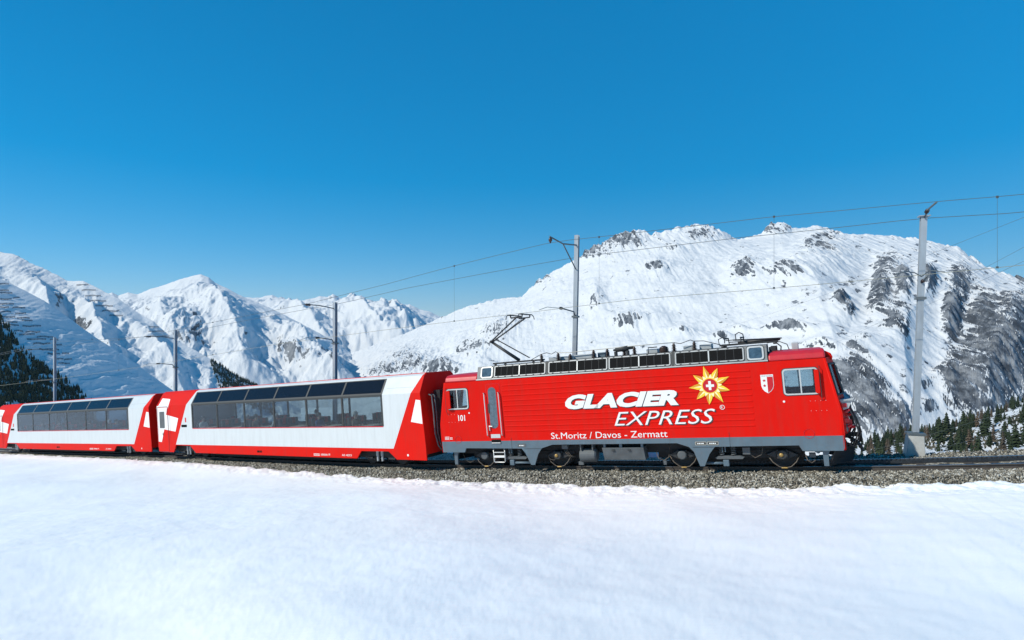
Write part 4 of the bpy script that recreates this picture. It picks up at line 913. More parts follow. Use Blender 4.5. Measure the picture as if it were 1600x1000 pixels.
hz.tube([(11.35, -1.0, .8), (11.4, -1.05, .5), (11.55, -1.05, .38), (11.75, -1.05, .48), (11.82, -1.0, .8)], .014, 6).tube([(12.98, -1.0, .5), (13.05, -1.05, .3), (13.15, -1.05, .22), (13.25, -1.05, .3), (13.28, -1.0, .5)], .014, 6).tube([(0.75, -1.0, .6), (0.85, -1.0, .3), (1.05, -1.0, .2), (1.3, -1.0, .3)], .014, 6)
tag(hz.build('cable_loops', M['brown_pipe'], loco, smooth=True), kind='stuff')
MB().box(13.1, 13.28, -1.1, -.9, .40, .52).box(11.2, 11.42, -1.12, -.95, .5, .72).box(8.66, 8.76, -1.12, -1.0, .16, .30).box(5.62, 5.80, -1.1, -.95, .14, .26).build('fittings', M['gray_light'], loco)['kind'] = 'stuff'
MB().prism([(13.20, .63), (13.42, .63), (13.40, .55), (13.34, .53)], -1.2, -1.1).build('lifting_lug', M['gray'], loco)
# coupler, buffer and hoses at both ends
for x0, sg in ((14.06, 1), (0.03, -1)):
    cp = MB().lathe((x0, 0, .92), (sg, 0, 0), [(0, .12), (.28, .11), (.30, .07), (.50, .07), (.50, .24), (.55, .25), (.58, .22)], 20).build('coupler', M['black'], loco)
    MB().tube([(x0+.25*sg, .25, .8), (x0+.5*sg, .28, .62), (x0+.55*sg, .25, .45)], .05, 8).tube([(x0+.25*sg, -.25, .8), (x0+.5*sg, -.28, .62), (x0+.55*sg, -.25, .45)], .05, 8).build('screw_link', M['steel'], cp)
    MB().box(min(x0, x0+.10*sg), max(x0, x0+.10*sg), -1.0, 1.0, .66, .86).build('buffer_beam', M['black'], loco)
    if sg > 0:
        hm = MB(); hr = random.Random(3)
        for k, y in enumerate((-1.0, -.82, -.62, .5, .66, .85, 1.0)):
            o_ = hr.uniform(.28, .5); zt = hr.uniform(1.6, 2.1); zb = hr.uniform(.75, .95)
            hm.tube([(nose(zt, y)-.03, y, zt), (nose(zt, y)+.12, y, zt+.03), (14.16+o_*.8, y+.03, (zt*0.65+zb*0.35)), (14.16+o_, y+.06, (zt*0.3+zb*0.7)), (14.12+o_*.6, y+.05, zb-.1), (14.1, y, zb)], .026, 8)
        tag(hm.build('brake_hoses', M['rubber'], loco, smooth=True), kind='stuff')
        rm = MB()
        for y, z in ((-1.0, 1.95), (-.75, 1.82), (-.5, 1.8), (.4, 1.9), (-1.0, 1.5), (-.7, 1.42)): rm.box(nose(z, y)-.04, nose(z, y)+.10, y-.08, y+.08, z-.06, z+.06).lathe((nose(z, y)+.05, y, z-.2), (1, 0, .5), [(0, .04), (.12, .04), (.14, .02)], 8)
        rm.build('hose_couplings', M['emblem_red'], loco)
        MB().box(14.0, 14.42, -1.12, 1.12, 2.10, 2.13).tube([(14.0, -1.1, 2.05), (14.40, -1.1, 2.14), (14.40, 1.1, 2.14), (14.0, 1.1, 2.05)], .018, 6).slab([(14.1, -1.05, 2.1), (14.42, -1.05, 2.12), (14.28, -1.05, 1.86), (14.12, -1.05, 1.80)], (0, .03, 0)).build('footboard', M['box_gray'], loco)
        for y in (-.85, .85):
            hl = MB().lathe((14.14, y, 1.25), (1, 0, 0), [(0, .15), (.06, .15), (.08, .12)], 18).build('headlight', M['alu'], loco)
            MB().lathe((14.22, y, 1.25), (1, 0, 0), [(0, .11), (.02, .09)], 18).build('lens', M['win_door'], hl)
# ---- lettering and emblems
YT = -W-.019; YS = -W-.0172
def both(body, x0, z0, w, h, shear, weight, label):
    p = letters(body, x0, z0, w, h, M['white'], loco, YT, shear, weight, label=label)
    letters(body, x0+.035, z0-.028, w, h, M['shadow_print'], p, YS, shear, weight, name='drop_shadow')
both('GLACIER', 5.28, 2.18, 4.10, 0.52, 0.42, 0.058, 'large heavy white slanted word GLACIER with dark shadow')
both('EXPRESS', 7.14, 1.55, 3.20, 0.475, 0.42, -0.004, 'large thin white slanted word EXPRESS with dark shadow')
letters('St.Moritz / Davos - Zermatt', 4.73, 1.13, 4.19, 0.225, M['white'], loco, -W-.006, 0.0, 0.0, label='white line of writing below the ribs')
letters('101', 0.86, 1.89, 0.31, 0.235, M['white'], loco, -W-.006, 0.0, 0.02)
letters('R', 10.70, 2.02, 0.05, 0.075, M['white'], loco, -W-.018)
MB().ring(disc(10.735, 2.057, .075), disc(10.735, 2.057, .06), -W-.018, -W-.016).build('registered_ring', M['white'], loco)
dashes(0.18, 1.16, .20, .14, loco, -W-.006, 3, 4); dashes(0.42, 1.17, .10, .10, loco, -W-.006, 2, 5)
em = MB().prism(disc(10.42, 2.77, .255, 32), -W-.030, -W-.013).build('sun_emblem', M['petal_a'], loco, label='yellow flower emblem around a red disc with a white cross')
for k in range(9):
    a = R(-97 + 40*k); L = .67 if k % 2 else .62; ca, sa = math.cos(a), math.sin(a)
    P = lambda d, s: (10.42 + ca*d - sa*s, YT-.004, 2.77 + (sa*d + ca*s))
    mb = MB()
    prof = [(.22, .06), (.30, .098), (.40, .092), (.52, .05), (L, 0)]
    mb.add([P(d, 0) for d, s in prof] + [P(d, s) for d, s in prof[:-1]], [(0, 1, 6, 5), (1, 2, 7, 6), (2, 3, 8, 7), (3, 4, 8)], 0)
    mb.add([P(d, 0) for d, s in prof] + [P(d, -s) for d, s in prof[:-1]], [(0, 5, 6, 1), (1, 6, 7, 2), (2, 7, 8, 3), (3, 8, 4)], 1)
    pt = mb.build('petal', [M['petal_a'], M['petal_b']], em)
    MB().add([P(.26, -.02), P(.52, 0), P(.26, .035)], [(0, 1, 2)]).build('petal_vein', M['petal_c'], pt, ).location.y = -.002
    a += R(20); ca, sa = math.cos(a), math.sin(a)
    Q = [(10.42 + ca*d - sa*s, YT-.007, 2.77 + (sa*d + ca*s)) for d, s in ((.2, -.08), (.38, 0), (.2, .08))]
    MB().add(Q, [(0, 1, 2)]).build('inner_petal', M['petal_c'], em)
MB().prism(disc(10.42, 2.77, .225, 32), -W-.034, -W-.030).build('emblem_disc', M['emblem_red'], em)
MB().prism([(10.30, 2.73), (10.38, 2.73), (10.38, 2.63), (10.46, 2.63), (10.46, 2.73), (10.55, 2.73), (10.55, 2.81), (10.46, 2.81), (10.46, 2.92), (10.38, 2.92), (10.38, 2.81), (10.30, 2.81)], -W-.040, -W-.034).build('cross', M['white'], em)
SH = [(11.95, 3.02), (12.31, 3.02), (12.31, 2.68), (12.28, 2.58), (12.22, 2.50), (12.13, 2.44), (12.04, 2.50), (11.98, 2.58), (11.95, 2.68)]
sh = MB().prism(SH[::-1], -W-.006, -W-.001).build('shield_emblem', M['white'], loco, label='red and white coat of arms with stars near the front cab')
MB().prism([(12.13, 2.95), (12.13, 2.455), (12.215, 2.515), (12.27, 2.59), (12.298, 2.68), (12.298, 2.95)], -W-.010, -W-.006).build('shield_field', M['emblem_red'], sh)
def star(cx, cz, r): return [(cx + (r if k % 2 == 0 else r*.42)*math.cos(R(90+36*k)), cz + (r if k % 2 == 0 else r*.42)*math.sin(R(90+36*k))) for k in range(10)]
for z in (2.84, 2.68): MB().prism(star(12.045, z, .055), -W-.010, -W-.006).build('star', M['emblem_red'], sh)
letters('VILLE DE SION', 11.97, 2.965, .32, .035, M['shadow_print'], sh, -W-.008)

# ---------------------------------------------------------------- panorama coaches
def coach(name, label, O, T, K, number, idx):
    root = empty(name, label, 'railway coach', 'red and white panorama coaches', mat=frame_matrix(O, T))
    uL, uR = -19.3*K, 1.80*K; w0, w1 = -15.43*K, -0.53*K
    xl = lambda z: (-17.3 + 0.57*(z-.82))*K
    xr = lambda z: 0.51*(z-.82)*K
    IN = 0.40; TOPZ = 3.80
    I = lambda u, w, off=0.0: (u, -W + IN*w - .868*off, 3.10 + (TOPZ-3.10)*w + .496*off)
    tn = (0, .868*.05, -.496*.05)
    zi = lambda w: 3.10 + .70*w
    for sgy in (1, -1):
        def fin(mb, nm, m, par=root, **kw):
            if sgy < 0:
                mb.v = [(x, -y, z) for x, y, z in mb.v]; mb.f = [q[::-1] for q in mb.f]
            return mb.build(nm, m, par, **kw)
        th = (0, .05, 0); y = -W
        # white side
        mb = MB()
        mb.slab([(xl(.82), y, .82), (xr(.82), y, .82), (xr(1.76), y, 1.76), (xl(1.76), y, 1.76)], th)
        mb.slab([(xl(1.76), y, 1.76), (w0, y, 1.76), (w0, y, 3.10), (xl(3.10), y, 3.10)], th)
        mb.slab([(w1, y, 1.76), (xr(1.76), y, 1.76), (xr(3.10), y, 3.10), (w1, y, 3.10)], th)
        mb.slab([I(xl(3.10), 0), I(w0, 0), I(w0, .93), I(xl(zi(.93)), .93)], tn)
        mb.slab([I(w1, 0), I(xr(3.10), 0), I(xr(zi(.93)), .93), I(w1, .93)], tn)
        mb.slab([I(xl(zi(.93)), .93), I(xr(zi(.93)), .93), I(xr(3.8), 1), I(xl(3.8), 1)], tn)
        mb.slab([(xl(3.8), -W+IN, 3.80), (xr(3.8), -W+IN, 3.80), (xr(3.88), -W+IN+.14, 3.885), (xl(3.88), -W+IN+.14, 3.885)], (0, 0, -.05))
        sd = fin(mb, 'side_panel', M['coach_white'])
        # red ends
        for a, b, f in ((uL, None, xl), (None, uR, xr)):
            mb = MB()
            e = lambda z: (f(z), b) if a is None else (a, f(z))
            tuck = lambda z: 0 if a is not None else -(z-.82)*.06*K
            q = lambda z, yy: ((e(z)[0], yy, z), (e(z)[1] + tuck(z), yy, z))
            p0, p1 = q(.82, y), q(3.10, y); mb.slab([p0[0], p0[1], p1[1], p1[0]], th)
            e0, e1 = e(3.10), e(3.80)
            mb.slab([I(e0[0], 0), I(e0[1]+tuck(3.1), 0), I(e1[1]+tuck(3.8), 1), I(e1[0], 1)], tn)
            mb.slab([(e1[0], -W+IN, 3.80), (e1[1]+tuck(3.8), -W+IN, 3.80), (e1[1]+tuck(3.88), -W+IN+.14, 3.885), (e(3.88)[0], -W+IN+.14, 3.885)], (0, 0, -.05))
            fin(mb, 'end_panel', M['coach_red'])
        # red skirt with cut-outs over the bogies
        sk = [(uL, .82), (uL+.12*K, .38), (-17.55*K, .38), (-17.3*K, .79), (-15.78*K, .77), (-15.2*K, .38), (-2.24*K, .36), (-1.95*K, .69), (-.29*K, .70), (.16*K, .37), (1.80*K, .37), (1.80*K, .82)]
        fin(MB().prism(sk[::-1], -W-.006, -W+.05), 'skirt', M['coach_red'])
        fin(MB().box(w0-.02, w1+.02, -W-.008, -W+.04, 1.725, 1.765), 'window_sill', M['emblem_red'])
        # windows
        n = 6; pitch = (w1-w0)/n
        for k in range(n):
            a, b = w0 + pitch*k + .045, w0 + pitch*(k+1) - .045
            fin(MB().box(a, b, -W+.004, -W+.012, 1.765, 3.04), 'window_pane', M['win_low'])
            fin(MB().slab([I(a, .05), I(b, .05), I(b, .90), I(a, .90)], (0, .012*.868, -.012*.496)), 'roof_pane', M['win_up'])
        posts = [w0 + pitch*k for k in range(n+1)]
        for k, u in enumerate(posts):
            pp = fin(MB().box(u-.05, u+.05, -W-.006, -W+.05, 1.76, 3.05), 'window_post', M['alu_dark'])
            fin(MB().slab([I(u-.05, .03, .006), I(u+.05, .03, .006), I(u+.05, .93, .006), I(u-.05, .93, .006)], (0, .05*.868, -.05*.496)), 'roof_post', M['alu_dark'] if idx == 0 else M['gray_light'], pp)
        fin(MB().prism_x([(-W-.006, 3.02), (-W-.006, 3.11), (-W+.045, 3.18), (-W+.08, 3.14), (-W+.05, 3.02)], w0-.05, w1+.05), 'window_band', M['alu_dark'])
        fin(MB().slab([I(w0-.05, .89, .004), I(w1+.05, .89, .004), I(w1+.05, .94, .004), I(w0-.05, .94, .004)], (0, .04*.868, -.04*.496)), 'roof_rail', M['alu_dark'])
        if sgy > 0:
            # door with the white cross behind it
            cr = [(-18.95, 3.10), (-17.93, 3.10), (-18.22, 2.56), (-16.92, 2.34), (-17.28, 1.57), (-18.50, 1.71), (-18.86, .93), (-19.25, .98), (-19.28, 3.10)]
            fin(MB().prism([(p[0]*K, p[1]) for p in cr], -W-.004, -W-.0005), 'white_cross', M['white'])
            fin(MB().slab([I(-19.1*K, 0, .003), I(-17.93*K, 0, .003), I(-18.1*K, .52, .003), I(-19.05*K, .62, .003)], (0, .003, -.001)), 'white_cross', M['white'])
            cr2 = [(1.42, 2.83), (1.66, 2.80), (1.70, 1.84), (1.08, 1.93)]
            fin(MB().prism([(p[0]*K, p[1]) for p in cr2], -W-.004, -W-.0005), 'white_cross', M['white'])
            dr = fin(MB().prism(rr(-19.20*K, -18.05*K, .42, 3.02, .05), -W-.012, -W-.006), 'door', M['coach_white'])
            dr.data.materials[0] = M['coach_red']
            fin(MB().prism([(p[0]*K, p[1]) for p in [(-19.18, 3.0), (-18.07, 3.0), (-18.22, 2.56), (-18.07, 2.53), (-18.07, 1.66), (-18.50, 1.71), (-18.84, .96), (-19.18, .98)]], -W-.016, -W-.012), 'door_cross', M['white'], dr)
            fin(MB().prism(rr(-18.98*K, -18.42*K, 1.78, 2.75, .05), -W-.022, -W-.014), 'door_window', M['gray_light'], dr)
            fin(MB().ring(rr(-19.22*K, -18.03*K, .40, 3.04, .06), rr(-19.20*K, -18.05*K, .42, 3.02, .05), -W-.014, -W-.006), 'door_seam', M['alu_dark'], dr)
            fin(MB().tube([(-18.62*K, -W-.03, 1.50), (-18.62*K, -W-.05, 1.42), (-18.60*K, -W-.03, 1.36)], .015, 6), 'door_handle', M['alu_dark'], dr)
            fin(MB().box(-17.85*K, -17.835*K, -W-.008, -W-.004, .42, 3.05), 'panel_seam', M['emblem_red'])
            fin(MB().slab([I(-.31*K, .34, .002), I(1.32*K, .34, .002), I(1.32*K, .36, .002), I(-.31*K, .36, .002)], (0, .002, -.001)), 'panel_seam', M['box_gray'])
            letters('1', -16.2*K, 2.10, .13*K, .26, M['seat_red'], root, -W-.006, 0, .03)
            fin(MB().prism(rr(-16.60*K, -16.03*K, 1.82, 1.96, .02), -W-.008, -W-.001), 'destination_plate', M['mesh_black'])
            letters(number, -3.2*K, .45, .64*K, .085, M['white'], root, -W-.010, 0, .004)
            dashes(-5.13*K, .43, .42*K, .12, root, -W-.010, 2, 6); dashes(-4.62*K, .45, .45*K, .09, root, -W-.010, 2, 7); dashes(-4.1*K, .46, .12*K, .09, root, -W-.010, 2, 8)
            fin(MB().box(-9.5*K, -9.3*K, -W-.010, -W-.005, .50, .60).box(-9.26*K, -9.12*K, -W-.010, -W-.005, .50, .60), 'socket_cover', M['mesh_black'])
            fin(MB().lathe((.80*K, -W-.006, .56), (0, -1, 0), [(0, .05), (.01, .045)], 12), 'round_marker', M['white'])
        # bogies
    endp = [(-W, .60), (-W, 3.10), (-W+IN, 3.80), (-W+IN+.14, 3.88), (W-IN-.14, 3.88), (W-IN, 3.80), (W, 3.10), (W, .60)]
    for x, tk in ((uL, 0.0), (uR, -.06*K)):
        mb = MB(); q = [(x + (tk*(z-.82) if z > .82 else 0), yy*.995, z) for yy, z in endp]
        mb.slab(q, (.06 if x == uL else -.06, 0, 0)); ew = mb.build('end_wall', M['coach_red'], root)
        sg = -1 if x == uL else 1
        MB().box(min(x+.0*sg, x+.32*sg) , max(x+.0*sg, x+.32*sg), -.62, .62, 1.05, 3.15).build('gangway_bellows', M['rubber'], root)
        hb = MB()
        for yy in (-.95, -.78, .8): hb.tube([(x-.1*sg*0, yy, 3.0), (x+.16*sg, yy, 2.95), (x+.2*sg, yy, 2.2), (x+.16*sg, yy+.05, 1.4), (x+.25*sg, yy+.1, .9), (x+.35*sg, yy+.2, .7)], .032, 8)
        hb.build('jumper_cables', M['gray_light'] if sg > 0 else M['rubber'], root, smooth=True)
        MB().lathe((x, 0, .92), (sg, 0, 0), [(0, .1), (.2, .1), (.2, .2), (.26, .2)], 16).build('coupler', M['black'], root)
    MB().box(uL+.05, uR-.2, -W+IN+.13, W-IN-.13, 3.85, 3.90).build('roof', M['coach_red'], root)
    MB().box(uL+.06, uR-.3, -.35, .35, 3.80, 3.85).build('ceiling_duct', M['inner'], root)
    MB().box(uL+.06, uR-.06, -W+.055, W-.055, .86, 1.02).build('floor', M['inner'], root)
    MB().box(uL+.2, uR-.2, -1.0, 1.0, .42, .86).box(-14.2*K, -3.2*K, -.8, .8, .20, .42).build('underframe', M['black'], root)
    MB().box(w0-.35, w0-.28, -W+.06, W-.06, 1.02, 3.1).build('partition', M['inner'], root)
    MB().box(w1+.28, w1+.35, -W+.06, W-.06, 1.02, 3.1).build('partition', M['inner'], root)
    cwheel = MB().lathe((0, 0, 0), (0, -1, 0), [(-.06, .41), (-.03, .41), (-.03, .38), (.06, .375), (.06, .33), (.02, .15), (.05, .08)], 24).mesh('wheel', M['steel'], True)
    for ub in (-16.5*K, -1.15*K):
        for du in (-.9, .9):
            for sg in (-1, 1):
                w = place('wheel', cwheel, root, loc=(ub+du, .53*sg, .38)); w.rotation_euler = (0, 0, 0 if sg < 0 else math.pi)
        bf = MB().box(ub-1.35, ub+1.35, -.92, -.80, .34, .52).box(ub-1.35, ub+1.35, .80, .92, .34, .52).build('bogie_frame', M['black'], root)
        for du in (-.14, .14):
            MB().lathe((ub+du, -1.0, .22), (0, 0, 1), [(0, .05), (.22, .05), (.22, .07), (.46, .07)], 10).build('damper', M['box_gray'], bf)
        MB().box(ub-.9, ub-.45, -1.02, -.9, .32, .40).box(ub+.5, ub+.9, -1.02, -.9, .30, .42).build('axle_guide', M['steel'], bf)
    # seats and tables
    sm = MB().box(-.24, .24, -.26, .26, .30, .44).box(-.30, -.20, -.26, .26, .35, 1.12).box(-.27, .05, -.24, .24, 0, .30); seat_me = sm.mesh('seat', M['seat'])
    head_me = MB().box(-.315, -.185, -.10, .10, .86, 1.13).mesh('headrest_cover', M['seat_red'])
    tab_me = MB().box(-.42, .42, -.36, .36, .70, .74).box(-.04, .04, -.3, -.2, 0, .70).mesh('table', M['table'])
    n = 6; pitch = (w1-w0)/n; places = []
    for k in range(n):
        for yy in (-.93, -.38, .93):
            for f, sg in ((.17, 1), (.83, -1)):
                u = w0 + pitch*(k+f)
                s_ = place('seat', seat_me, root, loc=(u, yy, 1.02)); s_.rotation_euler = (0, 0, 0 if sg > 0 else math.pi)
                place('headrest_cover', head_me, s_); places.append((k, u, yy, sg))
        for yy in (-.75, .9):
            place('table', tab_me, root, loc=(w0 + pitch*(k+.5), yy, 1.02))
    return root, places
def coach_spots(places, picks): return [places[i] for i in picks]
c1, seats1 = coach('panorama_coach', 'white and red panorama coach coupled directly behind the locomotive', (-4.198, 25.282, -5.549), (0.84029417, -0.53446273, 0.09085866), 1.0, 'AS 4023', 0)
c2, seats2 = coach('panorama_coach', 'smaller looking panorama coach at the left edge of the picture', (-23.259, 37.701, -7.689), (0.85315473, -0.51360485, 0.09130753), 1.155, 'AS 4024', 1)

# ---------------------------------------------------------------- passengers
def person_mesh():
    me = bpy.data.meshes.new('person')
    V = [(0,0,.50),(-.03,0,.72),(-.05,0,.92),(-.04,0,1.04),(-.01,0,1.14),(0,0,1.25),(0,0,1.32),
         (-.04,-.17,.96),(.04,-.22,.72),(.26,-.12,.76),(.34,-.07,.77),(-.04,.17,.96),(.04,.22,.72),(.26,.12,.76),(.34,.07,.77),
         (.04,-.10,.50),(.42,-.11,.52),(.42,-.11,.10),(.55,-.11,.05),(.04,.10,.50),(.42,.11,.52),(.42,.11,.10),(.55,.11,.05)]
    Ed = [(0,1),(1,2),(2,3),(3,4),(4,5),(5,6),(2,7),(7,8),(8,9),(9,10),(2,11),(11,12),(12,13),(13,14),(0,15),(15,16),(16,17),(17,18),(0,19),(19,20),(20,21),(21,22)]
    Rd = [.15,.15,.15,.065,.085,.10,.07,.075,.055,.045,.03,.075,.055,.045,.03,.09,.075,.055,.045,.09,.075,.055,.045]
    me.from_pydata(V, Ed, [])
    ob = bpy.data.objects.new('person', me); col.objects.link(ob)
    sk = ob.modifiers.new('skin', 'SKIN'); ss_ = ob.modifiers.new('sub', 'SUBSURF'); ss_.levels = 1; ss_.render_levels = 1
    for i, r in enumerate(Rd): me.skin_vertices[0].data[i].radius = (r, r)
    me.skin_vertices[0].data[0].use_root = True
    dg = bpy.context.evaluated_depsgraph_get(); dg.update()
    out = bpy.data.meshes.new_from_object(ob.evaluated_get(dg))
    bpy.data.objects.remove(ob)
    out.materials.clear(); out.materials.append(M['cloth_gray']); out.materials.append(M['skin'])
    for p_ in out.polygons:
        c = p_.center; p_.use_smooth = True
        p_.material_index = 1 if (c.z > 1.05 or (c.x > .29 and .7 < c.z < .85)) else 0
    return out
pm = person_mesh()
hair_me = MB().lathe((-.035, 0, 1.21), (-.12, 0, 1), [(-.02, .105), (.06, .118), (.12, .105), (.17, .06), (.185, .01)], 14).mesh('hair', M['hair_dark'], True)
hair_me2 = hair_me.copy(); hair_me2.materials[0] = M['hair_gray']
WN = ['first', 'second', 'third', 'fourth', 'fifth', 'sixth']
def passenger(root, seat, cloth, gray, label):
    k, u, yy, sg = seat
    me_ = pm.copy(); me_.materials[0] = M[cloth]
    mw = root.matrix_world @ Matrix.Translation((u, yy, 1.02)) @ Matrix.Rotation(0 if sg > 0 else math.pi, 4, 'Z')
    o = bpy.data.objects.new('person', me_); col.objects.link(o); o.matrix_world = mw
    place('hair', hair_me2 if gray else hair_me, o)
    tag(o, label, 'person', 'passengers seated in the coaches')
def pick(seats, k, yy, sg): return [s for s in seats if s[0] == k and abs(s[2]-yy) < .01 and s[3] == sg][0]
bpy.context.view_layer.update()
for k, yy, sg, cloth, gray, lab in [(0,-.93,1,'cloth_white',0,'passenger in pale top at the leftmost window of the nearer coach'),
        (1,-.93,-1,'cloth_gray',1,'gray-haired passenger at the second window from the left of the nearer coach'),
        (2,-.93,1,'cloth_brown',0,'passenger in brown behind the left half of the third window of the nearer coach'),
        (2,-.93,-1,'cloth_white',1,'gray-haired passenger in pale top, right half of third window, nearer coach'),
        (3,.93,1,'cloth_red',0,'passenger in red on the far side, fourth window of the nearer coach'),
        (4,-.93,1,'cloth_blue',0,'passenger in blue at the fifth window of the nearer coach'),
        (5,-.93,1,'cloth_brown',1,'gray-haired passenger in brown at the window of the nearer coach closest to the locomotive'),
        (5,.93,-1,'cloth_gray',0,'far-side passenger at the last window before the locomotive')]:
    passenger(c1, pick(seats1, k, yy, sg), cloth, gray, lab)
for k, yy, sg, cloth, gray, lab in [(1,-.93,1,'cloth_gray',0,'passenger at the second window of the coach at the left edge'),
        (2,-.93,1,'cloth_red',0,'passenger in red at the third window of the coach at the left edge'),
        (3,-.93,-1,'cloth_brown',0,'passenger at the fourth window of the coach at the left edge'),
        (4,-.93,-1,'cloth_white',1,'passenger in pale top at the fifth window of the coach at the left edge'),
        (5,-.93,1,'cloth_blue',0,'passenger in blue at the rightmost window of the coach at the left edge')]:
    passenger(c2, pick(seats2, k, yy, sg), cloth, gray, lab)

# ---------------------------------------------------------------- overhead line
CW_S = [30, 61.6, 79.8, 88.4, 95.9, 103.0, 107.6, 112.2, 116.2, 118.7, 140]; CW_H = [5.6, 5.69, 5.84, 6.0, 6.0, 5.965, 5.99, 5.81, 5.66, 5.57, 5.3]
MW_S = [30, 55, 74, 90.6, 95.9, 99.8, 104.4, 106.2, 112.2, 116.7, 118.7, 140]; MW_H = [8.3, 8.4, 7.75, 7.83, 8.07, 8.33, 8.60, 8.49, 8.19, 7.80, 7.60, 6.6]
cw = lambda s: float(np.interp(s, CW_S, CW_H))
mw_ = lambda s: float(np.interp(s, MW_S, MW_H))
def wire_obj(name, label, pts, r, mat, n=5):
    base = Vector(pts[0]); o = MB().tube([Vector(p)-base for p in pts], r, n).build(name, mat); o.location = base
    return tag(o, label, 'wire')
wire_obj('contact_wire', 'pale lower overhead wire running just above the train and touched by the pantograph', [line(s, 0, cw(s)) for s in np.arange(32, 138, 1.0)], 0.009, M['wire_contact'])
mbase = line(32, 0, mw_(32))
mess = wire_obj('messenger_wire', 'dark uppermost overhead wire with thin droppers hanging from it', [line(s, 0, mw_(s)) for s in np.arange(32, 138, 1.0)], 0.009, M['wire'])
for s in (70, 82, 99.8, 106.2, 112.2, 118.15):
    a, b = line(s, 0, mw_(s))-mbase, line(s, 0, cw(s))-mbase
    MB().tube([a, b], 0.004, 4).build('dropper', M['wire'], mess)
    MB().box(a.x-.03, a.x+.03, a.y-.015, a.y+.015, a.z-.04, a.z+.03).box(b.x-.03, b.x+.03, b.y-.015, b.y+.015, b.z-.02, b.z+.04).build('clamp', M['wire'], mess)
FD_S = [30, 54.7, 73.6, 90.3, 95, 104.3, 111, 116.7, 119.5, 140]; FD_H = [8.9, 9.0, 7.9, 7.95, 8.2, 8.4, 8.05, 7.62, 7.3, 6.6]
wire_obj('feeder_wire', 'dark middle overhead wire fixed to the masts below the uppermost wire', [line(s, float(np.interp(s, [88, 104, 116.5], [2.0, 3.1, 1.75])), float(np.interp(s, FD_S, FD_H))) for s in np.arange(40, 134, 1.0)], 0.010, M['wire'])

